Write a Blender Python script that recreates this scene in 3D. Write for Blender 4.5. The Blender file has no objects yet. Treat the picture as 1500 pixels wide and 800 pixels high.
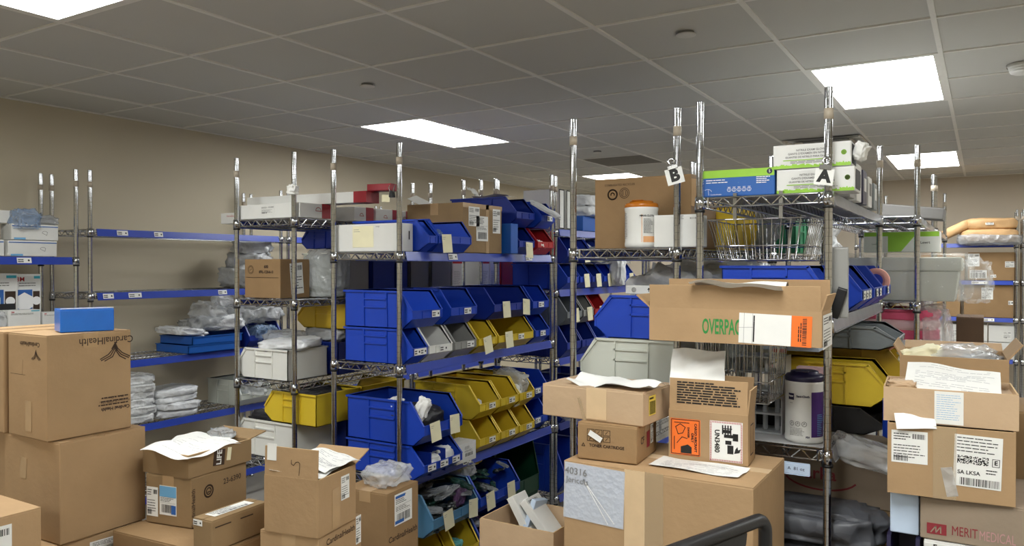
import bpy, bmesh, math, random
from mathutils import Vector, Matrix, noise
random.seed(7)
PI = math.pi
sc = bpy.context.scene
COL = sc.collection
R = math.radians

# ------------------------------------------------------------------ materials
def lin(c):
    return tuple(((v/255)/12.92 if v/255 <= .04045 else ((v/255+.055)/1.055)**2.4) for v in c)

def new_mat(name):
    m = bpy.data.materials.new(name); m.use_nodes = True
    nt = m.node_tree
    return m, nt, nt.nodes['Principled BSDF']

def mat(name, rgb, rough=.5, metal=0, var=.06, scale=18, bump=.0, bscale=60, spec=.5, coat=0, alpha=1, trans=0, rnd=0, crinkle=0):
    m, nt, b = new_mat(name)
    c = lin(rgb)
    N = nt.nodes; L = nt.links
    tc = N.new('ShaderNodeTexCoord')
    nz = N.new('ShaderNodeTexNoise'); nz.inputs['Scale'].default_value = scale; nz.inputs['Detail'].default_value = 3
    L.new(tc.outputs['Object'], nz.inputs['Vector'])
    rp = N.new('ShaderNodeMapRange'); rp.inputs['From Min'].default_value = .3; rp.inputs['From Max'].default_value = .7
    rp.inputs['To Min'].default_value = 1-var; rp.inputs['To Max'].default_value = 1+var
    L.new(nz.outputs['Fac'], rp.inputs['Value'])
    val = rp.outputs['Result']
    if rnd:
        oi = N.new('ShaderNodeObjectInfo')
        r2 = N.new('ShaderNodeMapRange'); r2.inputs['To Min'].default_value = 1-rnd; r2.inputs['To Max'].default_value = 1+rnd
        L.new(oi.outputs['Random'], r2.inputs['Value'])
        mu = N.new('ShaderNodeMath'); mu.operation = 'MULTIPLY'
        L.new(val, mu.inputs[0]); L.new(r2.outputs['Result'], mu.inputs[1]); val = mu.outputs[0]
    hs = N.new('ShaderNodeHueSaturation'); hs.inputs['Color'].default_value = (*c, 1)
    L.new(val, hs.inputs['Value'])
    L.new(hs.outputs['Color'], b.inputs['Base Color'])
    b.inputs['Roughness'].default_value = rough
    b.inputs['Metallic'].default_value = metal
    b.inputs['Specular IOR Level'].default_value = spec
    b.inputs['Coat Weight'].default_value = coat
    b.inputs['Alpha'].default_value = alpha
    b.inputs['Transmission Weight'].default_value = trans
    if bump:
        n2 = N.new('ShaderNodeTexNoise'); n2.inputs['Scale'].default_value = bscale; n2.inputs['Detail'].default_value = 4
        L.new(tc.outputs['Object'], n2.inputs['Vector'])
        bp = N.new('ShaderNodeBump'); bp.inputs['Strength'].default_value = bump; bp.inputs['Distance'].default_value = .01
        L.new(n2.outputs['Fac'], bp.inputs['Height']); L.new(bp.outputs['Normal'], b.inputs['Normal'])
    if crinkle:
        vo = N.new('ShaderNodeTexVoronoi'); vo.inputs['Scale'].default_value = crinkle; vo.inputs['Detail'].default_value = 1
        L.new(tc.outputs['Object'], vo.inputs['Vector'])
        bp = N.new('ShaderNodeBump'); bp.inputs['Strength'].default_value = .55; bp.inputs['Distance'].default_value = .02
        L.new(vo.outputs['Distance'], bp.inputs['Height']); L.new(bp.outputs['Normal'], b.inputs['Normal'])
    return m

def film_mat(name, rgb, clear=.6, rough=.12, bump=.6, scale=9):
    """clear plastic film: part see-through, part glossy, sharply creased"""
    m, nt, b = new_mat(name)
    N = nt.nodes; L = nt.links
    b.inputs['Base Color'].default_value = (*lin(rgb), 1); b.inputs['Roughness'].default_value = rough
    b.inputs['Specular IOR Level'].default_value = .8
    tr = N.new('ShaderNodeBsdfTransparent'); mx = N.new('ShaderNodeMixShader'); mx.inputs['Fac'].default_value = clear
    if bump:
        tc = N.new('ShaderNodeTexCoord'); nz = N.new('ShaderNodeTexVoronoi')
        nz.inputs['Scale'].default_value = scale*2; nz.inputs['Detail'].default_value = 1.5
        L.new(tc.outputs['Object'], nz.inputs['Vector'])
        bp = N.new('ShaderNodeBump'); bp.inputs['Strength'].default_value = bump; bp.inputs['Distance'].default_value = .025
        L.new(nz.outputs['Distance'], bp.inputs['Height']); L.new(bp.outputs['Normal'], b.inputs['Normal'])
    L.new(b.outputs['BSDF'], mx.inputs[1]); L.new(tr.outputs['BSDF'], mx.inputs[2])
    L.new(mx.outputs['Shader'], N['Material Output'].inputs['Surface'])
    return m

M = {}
M['card'] = mat('cardboard_tan', (172, 142, 106), .75, var=.05, scale=9, bump=.12, bscale=45, spec=.25, rnd=.05)
M['card_pale'] = mat('cardboard_pale', (190, 163, 132), .75, var=.05, scale=9, bump=.12, bscale=45, spec=.25, rnd=.04)
M['card_dark'] = mat('cardboard_brown', (152, 123, 88), .75, var=.06, scale=9, bump=.12, bscale=45, spec=.25, rnd=.06)
M['card_drab'] = mat('cardboard_drab', (146, 121, 88), .75, var=.06, scale=9, bump=.12, bscale=45, spec=.25, rnd=.04)
M['card_grey'] = mat('cardboard_grey', (150, 134, 116), .75, var=.05, scale=9, bump=.1, spec=.25)
M['edge'] = mat('cardboard_edge', (200, 170, 128), .8, var=.1, scale=200, spec=.2)
M['tape'] = mat('packing_tape', (182, 152, 114), .22, var=.04, bump=.06, bscale=30, spec=.6)
M['tape_pale'] = mat('pale_tape', (214, 186, 148), .28, var=.04, bump=.06, bscale=30, spec=.6)
M['tape_clear'] = film_mat('clear_tape', (206, 182, 146), .6, .15, 0)
M['white'] = mat('white_paper', (232, 232, 228), .7, var=.02, spec=.3)
M['white_box'] = mat('white_paperboard', (222, 222, 218), .55, var=.02, spec=.4)
M['cream'] = mat('cream_paper', (236, 230, 196), .75, var=.03, spec=.25)
M['ink'] = mat('black_ink', (26, 25, 25), .6, var=0)
M['ink_grey'] = mat('grey_ink', (120, 118, 116), .7, var=0)
M['ink_brown'] = mat('brown_ink', (58, 40, 26), .7, var=0)
M['ink_red'] = mat('red_ink', (176, 30, 40), .6, var=0)
M['ink_maroon'] = mat('maroon_ink', (140, 44, 52), .6, var=0)
M['ink_green'] = mat('green_ink', (46, 134, 62), .7, var=.1, scale=60)
M['ink_blue'] = mat('blue_ink', (44, 96, 170), .6, var=0)
M['ink_lblue'] = mat('light_blue_ink', (110, 172, 216), .6, var=0)
M['ink_teal'] = mat('teal_ink', (60, 170, 190), .6, var=0)
M['ink_white'] = mat('white_ink', (240, 240, 240), .6, var=0)
M['lime'] = mat('lime_print', (150, 200, 62), .5, var=.05)
M['orange'] = mat('orange_label', (240, 116, 42), .5, var=.03)
M['orange_soft'] = mat('orange_print', (226, 168, 116), .5, var=.03)
M['yellow_label'] = mat('yellow_label', (232, 206, 84), .55, var=.03)
M['purple'] = mat('purple_label', (72, 44, 112), .4, var=.03)
M['navy'] = mat('navy_plastic', (30, 26, 62), .35, var=.03)
M['red_box'] = mat('red_paperboard', (156, 34, 46), .4, var=.04)
def plastic(name, rgb, rough=.38): return mat(name, rgb, rough, var=.04, scale=6, bump=.03, bscale=140, spec=.45)
M['blue'] = plastic('blue_polypropylene', (26, 66, 180))
M['dkblue'] = plastic('deep_blue_polypropylene', (24, 50, 146))
M['ltblue'] = plastic('light_blue_polypropylene', (84, 134, 172))
M['yellow'] = plastic('yellow_polypropylene', (222, 192, 52))
M['ochre'] = plastic('ochre_polypropylene', (204, 170, 44))
M['bin_white'] = plastic('white_polypropylene', (228, 228, 222))
M['bin_pale'] = plastic('pale_grey_polypropylene', (206, 210, 200))
M['grey'] = plastic('grey_polypropylene', (150, 150, 146))
M['slate'] = plastic('slate_grey_polypropylene', (122, 128, 130))
M['red'] = plastic('red_polypropylene', (180, 38, 42))
M['green'] = plastic('green_polypropylene', (22, 104, 66))
M['dkgreen'] = plastic('dark_green_polypropylene', (16, 60, 40))
M['black'] = plastic('black_plastic', (24, 24, 26), .45)
M['blue_gloss'] = mat('glossy_blue_paperboard', (28, 112, 214), .22, var=.03, spec=.6)
M['tray_blue'] = plastic('tray_blue_plastic', (28, 92, 180))
M['strip_blue'] = mat('blue_label_strip', (46, 70, 168), .28, var=.05, spec=.55)
M['strip_grey'] = mat('clear_label_strip', (150, 152, 156), .22, var=.05, spec=.6)
M['liner'] = mat('shelf_liner', (62, 62, 64), .4, var=.06, spec=.5)
M['liner_white'] = mat('pale_shelf_liner', (190, 190, 190), .4, var=.04, spec=.5)
M['chrome'] = mat('chrome_plating', (192, 194, 198), .09, 1.0, var=.06, scale=14)
M['chrome_dull'] = mat('zinc_plating', (172, 172, 170), .26, 1.0, var=.06, scale=14)
M['ring'] = mat('black_sleeve', (18, 18, 18), .5)
M['sleeve'] = mat('beige_split_sleeve', (176, 164, 146), .45)
M['wall'] = mat('beige_wall_paint', (196, 186, 164), .8, var=.015, scale=2, bump=.04, bscale=160, spec=.2)
M['wall_far'] = mat('taupe_wall_paint', (190, 179, 162), .8, var=.015, scale=2, bump=.04, bscale=160, spec=.2)
M['ceil'] = mat('ceiling_tile', (196, 195, 190), .9, var=.02, scale=1.2, bump=.05, bscale=220, spec=.15)
M['tbar'] = mat('ceiling_tbar', (222, 220, 214), .5, var=.02, spec=.4)
M['floor'] = mat('vinyl_floor', (150, 146, 140), .4, var=.05, scale=5, spec=.4)
M['base'] = mat('rubber_baseboard', (70, 64, 60), .6)
M['vent_dark'] = mat('grey_grille', (128, 124, 118), .6)
M['plate'] = mat('white_metal_cap', (200, 198, 192), .5)
M['film'] = film_mat('clear_film', (230, 233, 235), .62, .1)
M['film_white'] = film_mat('milky_film', (232, 234, 234), .14, .18)
M['film_grey'] = film_mat('grey_film', (182, 186, 190), .45, .12)
M['film_blue'] = film_mat('bluish_film', (150, 178, 214), .55, .12)
M['poly_white'] = mat('white_polybag', (222, 224, 226), .3, var=.05, crinkle=16, spec=.5)
M['poly_grey'] = mat('grey_polybag', (178, 180, 182), .3, var=.05, crinkle=16, spec=.5)
M['frost'] = film_mat('frosted_plastic', (206, 210, 212), .25, .3, 0)
M['kraft'] = mat('kraft_paper', (196, 158, 112), .6, var=.06, bump=.25, bscale=22, spec=.4)
M['pink'] = mat('pink_fabric', (226, 96, 132), .7, var=.05)
M['pinkpale'] = mat('pale_pink_fabric', (232, 196, 200), .7, var=.05)
M['dark_pack'] = mat('dark_packaging', (44, 50, 52), .3, var=.3, scale=40, crinkle=30)
M['green_pack'] = mat('dark_green_packaging', (34, 66, 58), .3, var=.3, scale=40, crinkle=30)
M['grey_pack'] = mat('grey_packaging', (140, 144, 146), .3, var=.2, scale=40, crinkle=30)
M['teal_pack'] = mat('teal_packaging', (96, 172, 172), .3, var=.2, scale=30, crinkle=30)
M['purple_pack'] = mat('mauve_packaging', (128, 96, 140), .3, var=.2, scale=30, crinkle=30)
M['black_cloth'] = mat('black_sheeting', (38, 38, 42), .5, var=.1, crinkle=10)
M['grey_cloth'] = mat('grey_sheeting', (92, 94, 100), .42, var=.1, crinkle=10)
M['brown_dark'] = mat('dark_brown_board', (92, 70, 50), .7, var=.05)
M['paleblue'] = mat('pale_blue_board', (196, 214, 236), .5, var=.03)
M['skin'] = mat('pinkish_tape_roll', (232, 170, 156), .6)
M['amber'] = mat('orange_lid_plastic', (186, 108, 26), .25, var=.03)
M['rubber'] = mat('black_rubber_grip', (28, 28, 30), .42, var=.05, bump=.05, bscale=200)
M['sleeve_film'] = film_mat('clear_document_sleeve', (225, 228, 235), .55, .08, .12, 30)
M['ink_faint'] = mat('faint_ink', (176, 176, 178), .7, var=0)
M['ink_pale_maroon'] = mat('outlined_maroon_ink', (188, 140, 140), .7, var=0)
M['wrap'] = film_mat('clear_plastic_wrap', (236, 238, 238), .8, .07, .7, 5)
M['tube_glass'] = film_mat('clear_acrylic', (214, 218, 224), .62, .06, 0)
def emis(name, rgb, s):
    m, nt, b = new_mat(name)
    b.inputs['Emission Color'].default_value = (*lin(rgb), 1); b.inputs['Emission Strength'].default_value = s
    b.inputs['Base Color'].default_value = (.8, .8, .8, 1)
    return m
M['lamp'] = emis('light_diffuser', (250, 252, 250), 9.0)

# ------------------------------------------------------------------ mesh builder
class MB:
    def __init__(s): s.v = []; s.f = []; s.m = []; s.sm = []
    def add(s, vs, fs, mi=0, smooth=False, T=None):
        b = len(s.v)
        for p in vs:
            p = Vector(p)
            s.v.append(tuple(T @ p) if T else tuple(p))
        for f in fs:
            s.f.append(tuple(b+i for i in f)); s.m.append(mi); s.sm.append(smooth)
        return s
    def box(s, x0, x1, y0, y1, z0, z1, mi=0, T=None):
        return s.add([(x0,y0,z0),(x1,y0,z0),(x1,y1,z0),(x0,y1,z0),(x0,y0,z1),(x1,y0,z1),(x1,y1,z1),(x0,y1,z1)],
                     [(3,2,1,0),(4,5,6,7),(0,1,5,4),(1,2,6,5),(2,3,7,6),(3,0,4,7)], mi, False, T)
    def quad(s, x0, x1, y0, y1, z=0, mi=0, T=None):
        return s.add([(x0,y0,z),(x1,y0,z),(x1,y1,z),(x0,y1,z)], [(0,1,2,3)], mi, False, T)
    def prism(s, poly, a, b, axis='x', mi=0, T=None):
        n = len(poly)
        def P(u, v, w): return {'x': (w,u,v), 'y': (u,w,v), 'z': (u,v,w)}[axis]
        vs = [P(u,v,a) for u,v in poly]+[P(u,v,b) for u,v in poly]
        fs = [tuple(range(n))[::-1], tuple(range(n,2*n))]+[(i,(i+1)%n,n+(i+1)%n,n+i) for i in range(n)]
        return s.add(vs, fs, mi, False, T)
    def tube(s, p0, p1, r, n=6, mi=0, r1=None, cap=True, T=None):
        p0 = Vector(p0); p1 = Vector(p1); d = (p1-p0).normalized()
        a = d.orthogonal().normalized(); b = d.cross(a); r1 = r if r1 is None else r1
        vs = []
        for p, rr in ((p0, r), (p1, r1)):
            for i in range(n):
                t = 2*PI*i/n; vs.append(p+a*rr*math.cos(t)+b*rr*math.sin(t))
        fs = [(i,(i+1)%n,n+(i+1)%n,n+i) for i in range(n)]
        s.add(vs, fs, mi, n > 4, T)
        if cap: s.add(vs[:n], [tuple(range(n))[::-1]], mi, False, T); s.add(vs[n:], [tuple(range(n))], mi, False, T)
        return s
    def path(s, pts, r, n=8, mi=0):
        pts = [Vector(p) for p in pts]; rings = []
        up = None
        for i, p in enumerate(pts):
            d = (pts[min(i+1,len(pts)-1)]-pts[max(i-1,0)]).normalized()
            if up is None: up = d.orthogonal().normalized()
            up = (up-d*up.dot(d)).normalized(); b = d.cross(up)
            rings.append([p+up*r*math.cos(2*PI*k/n)+b*r*math.sin(2*PI*k/n) for k in range(n)])
        vs = [q for g in rings for q in g]; fs = []
        for i in range(len(pts)-1):
            for k in range(n): fs.append((i*n+k, i*n+(k+1)%n, (i+1)*n+(k+1)%n, (i+1)*n+k))
        s.add(vs, fs, mi, True); s.add(rings[0], [tuple(range(n))[::-1]], mi); s.add(rings[-1], [tuple(range(n))], mi)
        return s
    def lathe(s, prof, n=20, mi=0, smooth=True, T=None, a0=0, a1=2*PI):
        full = abs(a1-a0-2*PI) < 1e-6; k = n if full else n+1
        vs = []; fs = []
        for r, z in prof:
            for i in range(k):
                t = a0+(a1-a0)*i/n; vs.append((r*math.cos(t), r*math.sin(t), z))
        for j in range(len(prof)-1):
            for i in range(n):
                i2 = (i+1) % k; fs.append((j*k+i, j*k+i2, (j+1)*k+i2, (j+1)*k+i))
        return s.add(vs, fs, mi, smooth, T)
    def mesh(s, name, mats, bevel=0):
        me = bpy.data.meshes.new(name); me.from_pydata(s.v, [], s.f)
        for m in mats: me.materials.append(m)
        for p, mi, sm in zip(me.polygons, s.m, s.sm): p.material_index = mi; p.use_smooth = sm
        if bevel:
            bm = bmesh.new(); bm.from_mesh(me)
            bmesh.ops.bevel(bm, geom=bm.edges[:], offset=bevel, segments=2, affect='EDGES', profile=.5)
            bm.to_mesh(me); bm.free()
        me.update(); return me

def link(name, me, parent=None, ml=None):
    o = bpy.data.objects.new(name, me); COL.objects.link(o)
    if parent: o.parent = parent
    if ml is not None: o.matrix_local = ml
    return o

def tag(o, label, cat, group=None):
    o['label'] = label; o['category'] = cat
    if group: o['group'] = group
    return o

def thing(name, label, cat, loc=(0,0,0), rz=0, group=None):
    o = bpy.data.objects.new(name, None); COL.objects.link(o); o.empty_display_size = .05
    o.location = loc; o.rotation_euler = (0,0,rz)
    return tag(o, label, cat, group)

def struct(name, mb, mats, parent=None):
    o = link(name, mb.mesh(name, mats), parent)
    if not parent: o['kind'] = 'structure'
    return o

# frames on the faces of a box of size (w,l,h), origin at base centre; (u,v) in metres from the face's centre
def face(dims, f, u=0, v=0, ang=0, off=.0008):
    w, l, h = dims
    if f == 'front': T = Matrix.Translation((u, -l/2-off, h/2+v)) @ Matrix.Rotation(PI/2, 4, 'X')
    elif f == 'back': T = Matrix.Translation((-u, l/2+off, h/2+v)) @ Matrix.Rotation(PI, 4, 'Z') @ Matrix.Rotation(PI/2, 4, 'X')
    elif f == 'right': T = Matrix.Translation((w/2+off, u, h/2+v)) @ Matrix.Rotation(PI/2, 4, 'Z') @ Matrix.Rotation(PI/2, 4, 'X')
    elif f == 'left': T = Matrix.Translation((-w/2-off, -u, h/2+v)) @ Matrix.Rotation(-PI/2, 4, 'Z') @ Matrix.Rotation(PI/2, 4, 'X')
    else: T = Matrix.Translation((u, v, h+off))
    return T @ Matrix.Rotation(ang, 4, 'Z')

TXT = {}
def text_mesh(body, size, bold=0, align='CENTER', sx=1, m='ink', wrap=None):
    key = (body, size, bold, align, sx, m, wrap)
    if key in TXT: return TXT[key]
    cu = bpy.data.curves.new('lettering', 'FONT'); cu.body = body; cu.size = size; cu.offset = bold
    cu.align_x = align; cu.align_y = 'CENTER'; cu.resolution_u = 3
    o = bpy.data.objects.new('lettering', cu); COL.objects.link(o)
    dg = bpy.context.evaluated_depsgraph_get()
    me = bpy.data.meshes.new_from_object(o.evaluated_get(dg))
    bpy.data.objects.remove(o); bpy.data.curves.remove(cu)
    for v in me.vertices:
        v.co.x *= sx
        if wrap: v.co = Vector((wrap*math.sin(v.co.x/wrap), v.co.y, wrap*math.cos(v.co.x/wrap)-wrap))
    me.materials.clear(); me.materials.append(M[m]); me.name = 'lettering'
    TXT[key] = me
    return me
def text(parent, T, body, size, m='ink', bold=0, align='CENTER', sx=1, wrap=None, name='printed_text'):
    return link(name, text_mesh(body, size, bold, align, sx, m, wrap), parent, T)

def strokes(parent, T, lines, width, m='ink', name='printed_mark'):
    mb = MB()
    for ln in lines:
        w = width
        if isinstance(ln, tuple): ln, w = ln
        for (a, b) in zip(ln[:-1], ln[1:]):
            a = Vector((*a, 0)); b = Vector((*b, 0)); d = (b-a)
            if d.length < 1e-6: continue
            n = Vector((-d.y, d.x, 0)).normalized()*w/2; e = d.normalized()*w*.3
            mb.add([a-n-e, b-n+e, b+n+e, a+n-e], [(0,1,2,3)])
    return link(name, mb.mesh(name, [M[m]]), parent, T)

def arc(cx, cy, r, a0, a1, n=14, ry=None):
    ry = ry or r
    return [(cx+r*math.cos(R(a0+(a1-a0)*i/n)), cy+ry*math.sin(R(a0+(a1-a0)*i/n))) for i in range(n+1)]

def patch(parent, T, w, h, m, name='printed_panel', th=.0004):
    mb = MB().box(-w/2, w/2, -h/2, h/2, 0, th)
    return link(name, mb.mesh(name, [M[m]]), parent, T)

def print_rows(mb, x0, x1, y, n, pitch, hgt, rng, z=.0009, ragged=True):
    """rows of unreadably small print"""
    for i in range(n):
        yy = y-i*pitch; x = x0; xe = x1-(rng.random()*.35*(x1-x0) if ragged else 0)
        while x < xe-.001:
            ww = min(rng.uniform(.006, .02)*(x1-x0)/.09, xe-x); mb.quad(x, x+ww*.86, yy-hgt/2, yy+hgt/2, z); x += ww
def barcode(mb, x0, x1, y0, y1, rng, z=.0009, n=34):
    x = x0; step = (x1-x0)/n
    while x < x1:
        ww = step*rng.choice((.35, .5, .8, 1.1)); mb.quad(x, min(x+ww, x1), y0, y1, z); x += ww+step*rng.choice((.4, .6, .9))
def speckle(mb, x0, x1, y0, y1, n, rng, z=.0009):
    dx = (x1-x0)/n; k = int((y1-y0)/dx)
    for i in range(n):
        for j in range(k):
            if rng.random() < .5: mb.quad(x0+i*dx, x0+(i+1)*dx, y0+j*dx, y0+(j+1)*dx, z)

def label(parent, T, w, h, style='ship', m='white', seed=0, name='paper_label', mat_print='ink'):
    """a pasted paper label; its print is a sub-part"""
    rng = random.Random(seed*31+int(w*1e4))
    o = link(name, MB().box(-w/2, w/2, -h/2, h/2, 0, .0006).mesh(name, [M[m]]), parent, T)
    p = MB(); W = w*.44; H = h*.44
    if style == 'ship':
        print_rows(p, -W, W*.4, H*.95, 5, h*.055, h*.022, rng)
        p.quad(-W, W, H*.25, H*.25+h*.006, .0009); p.quad(-W, W, -H*.2, -H*.2+h*.006, .0009)
        print_rows(p, -W, W*.9, H*.16, 3, h*.05, h*.02, rng)
        barcode(p, -W*.85, W*.85, -H*.95, -H*.32, rng)
    elif style == 'doc':
        print_rows(p, -W, W, H*.95, 14, h*.06, h*.012, rng)
    elif style == 'form':
        print_rows(p, -W, W*.2, H*.9, 3, h*.08, h*.03, rng)
        barcode(p, W*.2, W, H*.6, H*.95, rng, n=16)
        print_rows(p, -W, W, H*.1, 5, h*.09, h*.025, rng)
        barcode(p, -W, -W*.1, -H, -H*.6, rng, n=16)
    elif style == 'code':
        barcode(p, -W, W, -H, H*.5, rng); print_rows(p, -W, W, H*.85, 1, h, h*.1, rng)
    elif style == 'tag':
        print_rows(p, -W, -W*.1, H*.3, 2, h*.35, h*.2, rng, ragged=False); p.lathe([(0, .0009), (h*.18, .0009)], 10, T=Matrix.Translation((W*.7, 0, 0)))
    elif style == 'note':
        print_rows(p, -W, -W*.3, H*.75, 2, h*.09, h*.02, rng)
    elif style == 'blank': pass
    if p.v: link('print', p.mesh('print', [M[mat_print]]), o, Matrix.Identity(4))
    return o

# ------------------------------------------------------------------ cartons
CART = {}
def carton_mesh(w, l, h, m, seam):
    mb = MB().box(-w/2, w/2, -l/2, l/2, 0, h-.003)
    me = mb.mesh('carton_body', [M[m], M['edge']], bevel=.0035)
    bm = bmesh.new(); bm.from_mesh(me)
    g = .0012
    def slab(x0, x1, y0, y1):
        r = bmesh.ops.create_cube(bm, size=1)
        for v in r['verts']:
            v.co = Vector(((x0+x1)/2+v.co.x*(x1-x0), (y0+y1)/2+v.co.y*(y1-y0), h-.0025+v.co.z*.004))
    e = .001
    if seam == 'x': slab(-w/2+e, w/2-e, -l/2+e, -g); slab(-w/2+e, w/2-e, g, l/2-e)
    else: slab(-w/2+e, -g, -l/2+e, l/2-e); slab(g, w/2-e, -l/2+e, l/2-e)
    bm.to_mesh(me); bm.free(); return me

def carton(lab, x, y, z0, w, l, h, yaw=0, m='card', seam=None, tape='tape', drop=.05, group=None, cat='box', name='cardboard_box', tw=.05):
    t = thing(name, lab, cat, (x, y, z0), R(yaw), group)
    seam = seam or ('x' if w > l else 'y')
    link('body', carton_mesh(w, l, h, m, seam), t)
    if tape:
        mb = MB(); k = tw/2
        if seam == 'x':
            mb.box(-w/2-.0005, w/2+.0005, -k, k, h-.0002, h+.0004); mb.box(w/2, w/2+.0006, -k, k, h-drop, h); mb.box(-w/2-.0006, -w/2, -k, k, h-drop, h)
        else:
            mb.box(-k, k, -l/2-.0005, l/2+.0005, h-.0002, h+.0004); mb.box(-k, k, -l/2-.0006, -l/2, h-drop, h); mb.box(-k, k, l/2, l/2+.0006, h-drop, h)
        link('tape', mb.mesh('tape', [M[tape]]), t)
    t['dims'] = (w, l, h)
    return t
def D(t): return tuple(t['dims'])

def open_carton(lab, x, y, z0, w, l, h, yaw=0, m='card', flaps={}, group=None, floor_at=0, name='open_cardboard_box', th=.004):
    """open-topped box; flaps: side -> (angle from vertical outward in degrees, length)"""
    t = thing(name, lab, 'box', (x, y, z0), R(yaw), group)
    mb = MB(); f0 = floor_at
    mb.box(-w/2, w/2, -l/2, -l/2+th, 0, h); mb.box(-w/2, w/2, l/2-th, l/2, 0, h)
    mb.box(-w/2, -w/2+th, -l/2+th, l/2-th, 0, h); mb.box(w/2-th, w/2, -l/2+th, l/2-th, 0, h)
    mb.box(-w/2+th, w/2-th, -l/2+th, l/2-th, f0, f0+th)
    # pale corrugated rim
    e = .0006
    mb.box(-w/2, w/2, -l/2, -l/2+th, h, h+e, 1); mb.box(-w/2, w/2, l/2-th, l/2, h, h+e, 1)
    mb.box(-w/2, -w/2+th, -l/2, l/2, h, h+e, 1); mb.box(w/2-th, w/2, -l/2, l/2, h, h+e, 1)
    link('body', mb.mesh('body', [M[m], M['edge']]), t)
    for side, (ang, ln) in flaps.items():
        horiz = side in ('front', 'back'); span = (w if horiz else l)-.004
        fb = MB().box(-span/2, span/2, -th/2, th/2, 0, ln); fb.box(-span/2, span/2, -th/2, th/2, ln, ln+e, 1)
        T = {'front': Matrix.Translation((0, -l/2+th/2, h)), 'back': Matrix.Translation((0, l/2-th/2, h)) @ Matrix.Rotation(PI, 4, 'Z'),
             'right': Matrix.Translation((w/2-th/2, 0, h)) @ Matrix.Rotation(PI/2, 4, 'Z'), 'left': Matrix.Translation((-w/2+th/2, 0, h)) @ Matrix.Rotation(-PI/2, 4, 'Z')}[side]
        f = link('flap', fb.mesh('flap', [M[m], M['edge']]), t, T @ Matrix.Rotation(R(ang), 4, 'X'))
    t['dims'] = (w, l, h)
    return t
def flap_of(t, i=0): return [c for c in t.children if c.name.split('.')[0] == 'flap'][i]

# ------------------------------------------------------------------ hopper-front storage bins (mouth towards local -y)
BINS = {}
def bin_mesh(w, l, h, m):
    key = (round(w, 3), round(l, 3), round(h, 3), m)
    if key in BINS: return BINS[key]
    t = .0035; mb = MB()
    yt = -l/2+.16*l; yl = -l/2; zl = .48*h; zb = .26*h; yb = -l/2+.13*l
    prof = [(l/2, 0), (l/2, h), (yt, h), (yl, zl), (yl, zb), (yb, 0)]
    for s in (-1, 1):
        a, b = (w/2-t, w/2) if s > 0 else (-w/2, -w/2+t)
        mb.prism(prof, a, b, 'x')
        # rim along top, mouth slope and back
        o0, o1 = (w/2-t, w/2+.007) if s > 0 else (-w/2-.007, -w/2+t)
        mb.box(o0, o1, yt, l/2+.006, h-.008, h+.001)
        d = Vector((0, yl-yt, zl-h)); n = Vector((0, -d.z, d.y)).normalized()*.004
        mb.prism([(yt, h+.001), (yl-.002, zl), (yl+.006, zl), (yt+.009, h-.008)], o0 if s < 0 else o0, o1, 'x')
        mb.prism([(yl-.002, zl), (yl-.002, zb), (yl+.005, zb), (yl+.005, zl)], a-.0015, b+.0015, 'x')
        # stiffening ribs on the outside
        r0, r1 = (w/2, w/2+.006) if s > 0 else (-w/2-.006, -w/2)
        for yy in (-.14*l, .2*l): mb.prism([(yy-.003, .03*h), (yy+.003, .03*h), (yy+.006, h-.008), (yy, h-.008)], r0, r1, 'x')
        for zz in (.56*h, .78*h): mb.box(r0, r1, -.14*l, .2*l, zz-.004, zz+.003)
    mb.box(-w/2, w/2, l/2-t, l/2, 0, h); mb.box(-w/2-.006, w/2+.006, l/2-t, l/2+.006, h-.008, h+.001)
    mb.box(-w/2, w/2, yb, l/2, 0, t)
    mb.prism([(yl, zl), (yl, zb), (yl+t, zb), (yl+t, zl)], -w/2, w/2, 'x')
    mb.prism([(yl, zb), (yb, 0), (yb+t, t), (yl+t, zb)], -w/2, w/2, 'x')
    mb.box(-w/2, w/2, yl-.003, yl+.002, zl-.004, zl+.001)
    lw = min(.075, w*.6); lz = (zl+zb)/2
    mb.box(-lw/2, lw/2, yl-.003, yl, zb+.001, zb+.005); mb.box(-lw/2-.003, -lw/2, yl-.003, yl, zb, zl); mb.box(lw/2, lw/2+.003, yl-.003, yl, zb, zl)
    BINS[key] = mb.mesh('bin_body', [M[m]])
    return BINS[key]
def storage_bin(lab, x, y, z, w, l, h, yaw, m, card=None, notes=(), group=None):
    t = thing('storage_bin', lab, 'bin', (x, y, z), R(yaw), group)
    link('body', bin_mesh(w, l, h, m), t)
    zl = .48*h; zb = .26*h
    ncard = card if isinstance(card, (list, tuple)) else ([card] if card is not None else [])
    for u in ncard:
        label(t, Matrix.Translation((u*w, -l/2-.0045, (zl+zb)/2)) @ Matrix.Rotation(PI/2, 4, 'X'), min(.06, w*.42), min(.03, h*.2), 'tag', seed=int(x*100+y*77), name='label_card')
    for (u, dv, a) in notes:
        T = Matrix.Translation((u*w, -l/2-.008, zl-.045+dv)) @ Matrix.Rotation(PI/2-.08, 4, 'X') @ Matrix.Rotation(R(a), 4, 'Z')
        label(t, T, .076, .088, 'note', 'cream', seed=int(y*100+u*50), name='paper_note', mat_print='ink_grey')
    return t

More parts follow.
